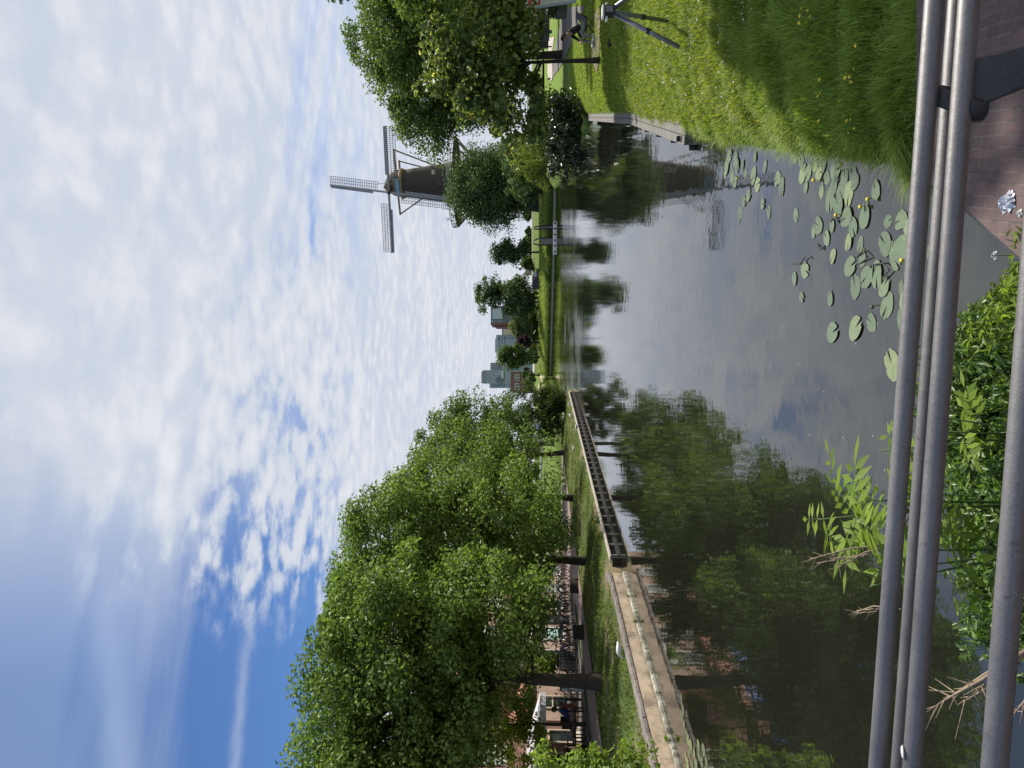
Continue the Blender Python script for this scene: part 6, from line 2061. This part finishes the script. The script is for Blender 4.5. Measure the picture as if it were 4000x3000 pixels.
# bare lily stalks
stalk = plain('lily_stalk', (0.030, 0.030, 0.022), 0.5)
for i, (pix, lab) in enumerate([([(1120, 570), (1128, 430), (1190, 420), (1245, 470), (1190, 530), (1192, 590)], 'looped dark lily stalk curling above the round pads'), ([(1010, 380), (1050, 330), (1090, 380), (1020, 430)], 'bent dark lily stalk between two pads near the middle'),
                                ([(725, 280), (745, 325), (778, 295)], 'short hooked dark lily stalk beside the cluster of pads'), ([(530, 425), (600, 425), (640, 370), (695, 385)], 'pale tipped lily stalk on open water above the torn pads'), ([(810, 135), (845, 85), (885, 130)], 'forked dark stalk under the yellow lily bud')]):
    pts = []
    for j, (x, y) in enumerate(pix):
        q = on(2800 + x / 1.8433, 800 + y / 1.8433, 0.025 if 0 < j < len(pix) - 1 else 0.0); pts.append(q)
    dense = []
    for a, b in zip(pts[:-1], pts[1:]):
        dense += [a.lerp(b, t) for t in (0, 0.5)]
    dense.append(pts[-1])
    tag(MB().tube(dense, 0.006, 6).build('lily_stalk', stalk), lab, 'plant stalk')

# ------------------------------------------------------------------ plants under the railing
def gz(x, y):
    return 0.48 - 0.75 * max(0, y - 3.65) - 0.30 * max(0, -x - 0.75) - 0.5 * max(0, x - 0.35)


loft('bank_soil', [[(x, y, gz(x, y) if j not in (0, 5) else -0.4) for j, y in enumerate((2.0, 2.2, 3.0, 3.65, 4.1 + 0.12 * math.sin(3 * x), 4.3 + 0.12 * math.sin(3 * x)))] for x in np.linspace(-1.45, 0.62, 13)], M['earth'])


def weeds(name, n, xr0, xr1, y0, y1, zb, hmin, hmax, size, mat, aspect, label, seed, lean=(0.0, 0.0), kind='stuff'):
    """upright leafy stems: leaves set along each stem"""
    rr = np.random.default_rng(seed)
    P = []; O = []; st = MB()
    for i in range(n):
        x = rr.uniform(xr0, xr1); y = rr.uniform(y0, y1); h = rr.uniform(hmin, hmax) * (0.75 + 0.5 * math.sin(5 * x + 2) * math.sin(4 * y))
        lx, ly = rr.normal() * 0.12 + lean[0], rr.normal() * 0.12 + lean[1]
        base = np.array([x, y, zb(x, y) if callable(zb) else zb]); top = base + np.array([lx * h, ly * h, h])
        st.tube([base, (base + top) / 2 + np.array([lx, ly, 0]) * -0.05, top], [0.004, 0.003, 0.0015], 4, cap=False)
        k = int(10 + h * 26)
        t = rr.uniform(0.12, 1.0, k) ** 0.8
        d = rr.normal(size=(k, 3)); d[:, 2] = np.abs(d[:, 2]) * 0.5; d /= np.linalg.norm(d, axis=1)[:, None]
        P.append(base + (top - base) * t[:, None] + d * size * 0.5); O.append(d)
    P = np.concatenate(P); O = np.concatenate(O)
    root = empty(name, (0, 0, 0), 0, label, 'plants')
    if kind: root['kind'] = kind
    a = st.build('stems', stem_g, root); b = leaves('foliage', P, size, mat, root, aspect, 0.4, O * 1.6, 0.10, 0.08, r=rr)
    if kind: a['kind'] = kind; b['kind'] = kind
    return root


weeds('bank_weeds', 1500, -1.32, 0.40, 2.6, 3.75, gz, 0.14, 0.38, 0.050, LF['weed'], 0.36, 'dense leafy weeds growing on the bank under the railing', 401)
weeds('bright_weeds', 240, 0.12, 0.60, 2.9, 3.6, gz, 0.18, 0.42, 0.062, LF['front'], 0.22, 'narrow leaved bright green weeds at the corner of the brick quay', 402, (0.1, 0.2))
weeds('waterside_weeds', 420, -1.15, 0.34, 3.65, 4.15, gz, 0.15, 0.40, 0.058, LF['weed'], 0.4, 'leafy weeds at the water edge just beyond the railing', 403, (0.0, 0.3))


def compound(root, base, tip, r_, size, pairs, leaf):
    """a feather-shaped leaf: leaflets in pairs along a stalk"""
    base = Vector(base); tip = Vector(tip); d = (tip - base); L = d.length; d.normalize()
    s = d.cross(Vector((0, 0, 1))).normalized() if abs(d.z) < 0.95 else Vector((1, 0, 0))
    n = s.cross(d).normalized()
    V = []; F = []
    for k in range(pairs + 1):
        t = 0.25 + 0.75 * k / pairs
        c = base + d * L * t - n * (-0.10) * L * math.sin(math.pi * t)
        dirs = [d] if k == pairs else [(d * 0.45 + s).normalized(), (d * 0.45 - s).normalized()]
        for v in dirs:
            v = (v + n * r_.uniform(-0.3, 0.15)).normalized()
            w = v.cross(n).normalized() * size * 0.17
            o = len(V)
            V += [c, c + v * size * 0.45 + w - n * 0.004, c + v * size - n * size * 0.12, c + v * size * 0.45 - w - n * 0.004]
            F += [(o, o + 1, o + 2), (o, o + 2, o + 3)]
    return V, F


def sapling(loc, h, label, seed, fronds, size, spread):
    rr = np.random.default_rng(seed)
    root = empty('ash_sapling', loc, 0, label, 'sapling')
    st = MB(); V = []; F = []
    tops = []
    for k in range(3):
        tx = rr.normal(size=2) * spread * 0.5
        tp = Vector((tx[0], tx[1], h * rr.uniform(0.75, 1.0)))
        st.tube([(0, 0, -0.3), (tx[0] * 0.3, tx[1] * 0.3, tp.z * 0.5), tp], [0.008, 0.006, 0.003], 5)
        tops.append(tp)
    for k in range(fronds):
        tp = tops[k % 3]
        t = rr.uniform(0.45, 1.0)
        b = Vector((tp.x * t, tp.y * t, tp.z * t))
        an = rr.uniform(0, 6.28); L = rr.uniform(0.6, 1.1) * spread
        tip = b + Vector((math.cos(an) * L, math.sin(an) * L, rr.uniform(-0.05, 0.55) * L))
        st.tube([b, tip], [0.003, 0.0015], 4, cap=False)
        v, f = compound(root, b, tip, rr, size * rr.uniform(0.8, 1.2), 4, None)
        o = len(V); V += v; F += [tuple(i + o for i in q) for q in f]
    st.build('stems', stem_g, root)
    np_mesh('foliage', [tuple(v) for v in V], F, LF['ash'], root)
    return root


sp1 = at(3310, 1960, 3.3)
sapling((sp1.x, 3.3, 0.45), max(0.3, sp1.z - 0.30), 'bright sunlit ash sapling with feathery leaves rising above the top rail', 411, 30, 0.105, 0.24)
sp2 = at(3420, 2140, 3.1)
sapling((sp2.x, 3.1, 0.35), max(0.3, sp2.z - 0.30), 'smaller ash sapling with yellow green leaves left of the brightest sapling', 412, 14, 0.10, 0.17)
sp3 = at(3480, 1700, 3.2)
sapling((sp3.x, 3.2, 0.35), max(0.25, sp3.z - 0.32), 'low sapling shoot poking out beside the top rail right of the brightest sapling', 413, 8, 0.09, 0.14)

twig = plain('dry_twig', (0.28, 0.21, 0.145), 0.8, 0, 0.15, 40)


def twigs(name, base, tips, label, seed, rad=0.006, side=7):
    rr = np.random.default_rng(seed)
    b = MB(); base = Vector(base)
    for t in tips:
        t = Vector(t); L = (t - base).length
        mid = base.lerp(t, 0.5) + Vector(rr.normal(size=3) * L * 0.04)
        b.tube([base, mid, t], [rad, rad * 0.7, rad * 0.3], 5)
        for k in range(side):
            u = rr.uniform(0.45, 1.0); q = base.lerp(t, u)
            d = (t - base).normalized() + Vector(rr.normal(size=3) * 0.6)
            b.tube([q, q + d * L * rr.uniform(0.06, 0.18)], [rad * 0.35, rad * 0.12], 4, cap=False)
    o = b.build(name, twig); return tag(o, label, 'dead branch')


twigs('dead_twigs', at(3500, 2130, 2.9), [at(3160, 2185, 3.0), at(3190, 2200, 3.05), at(3270, 2215, 3.0)], 'bare brown twigs sticking up beside the sapling over the dark water', 421, 0.005, 9)
twigs('dead_twigs', at(3520, 2380, 2.7), [at(3330, 2395, 2.9), at(3345, 2385, 2.9)], 'single bare twig with a tufted tip left of the saplings', 422, 0.004, 9)
twigs('dead_branch', at(4010, 2540, 2.3), [at(3655, 2760, 2.5), at(3680, 2740, 2.45), at(3757, 2745, 2.5)], 'pale dead branches reaching over the dark water below the railing', 423, 0.008, 9)
twigs('dead_branch', at(4060, 2650, 2.1), [at(3960, 2790, 2.15), at(3985, 2830, 2.2)], 'short dead branch ends in the lower left corner under the lowest rail', 424, 0.006, 6)
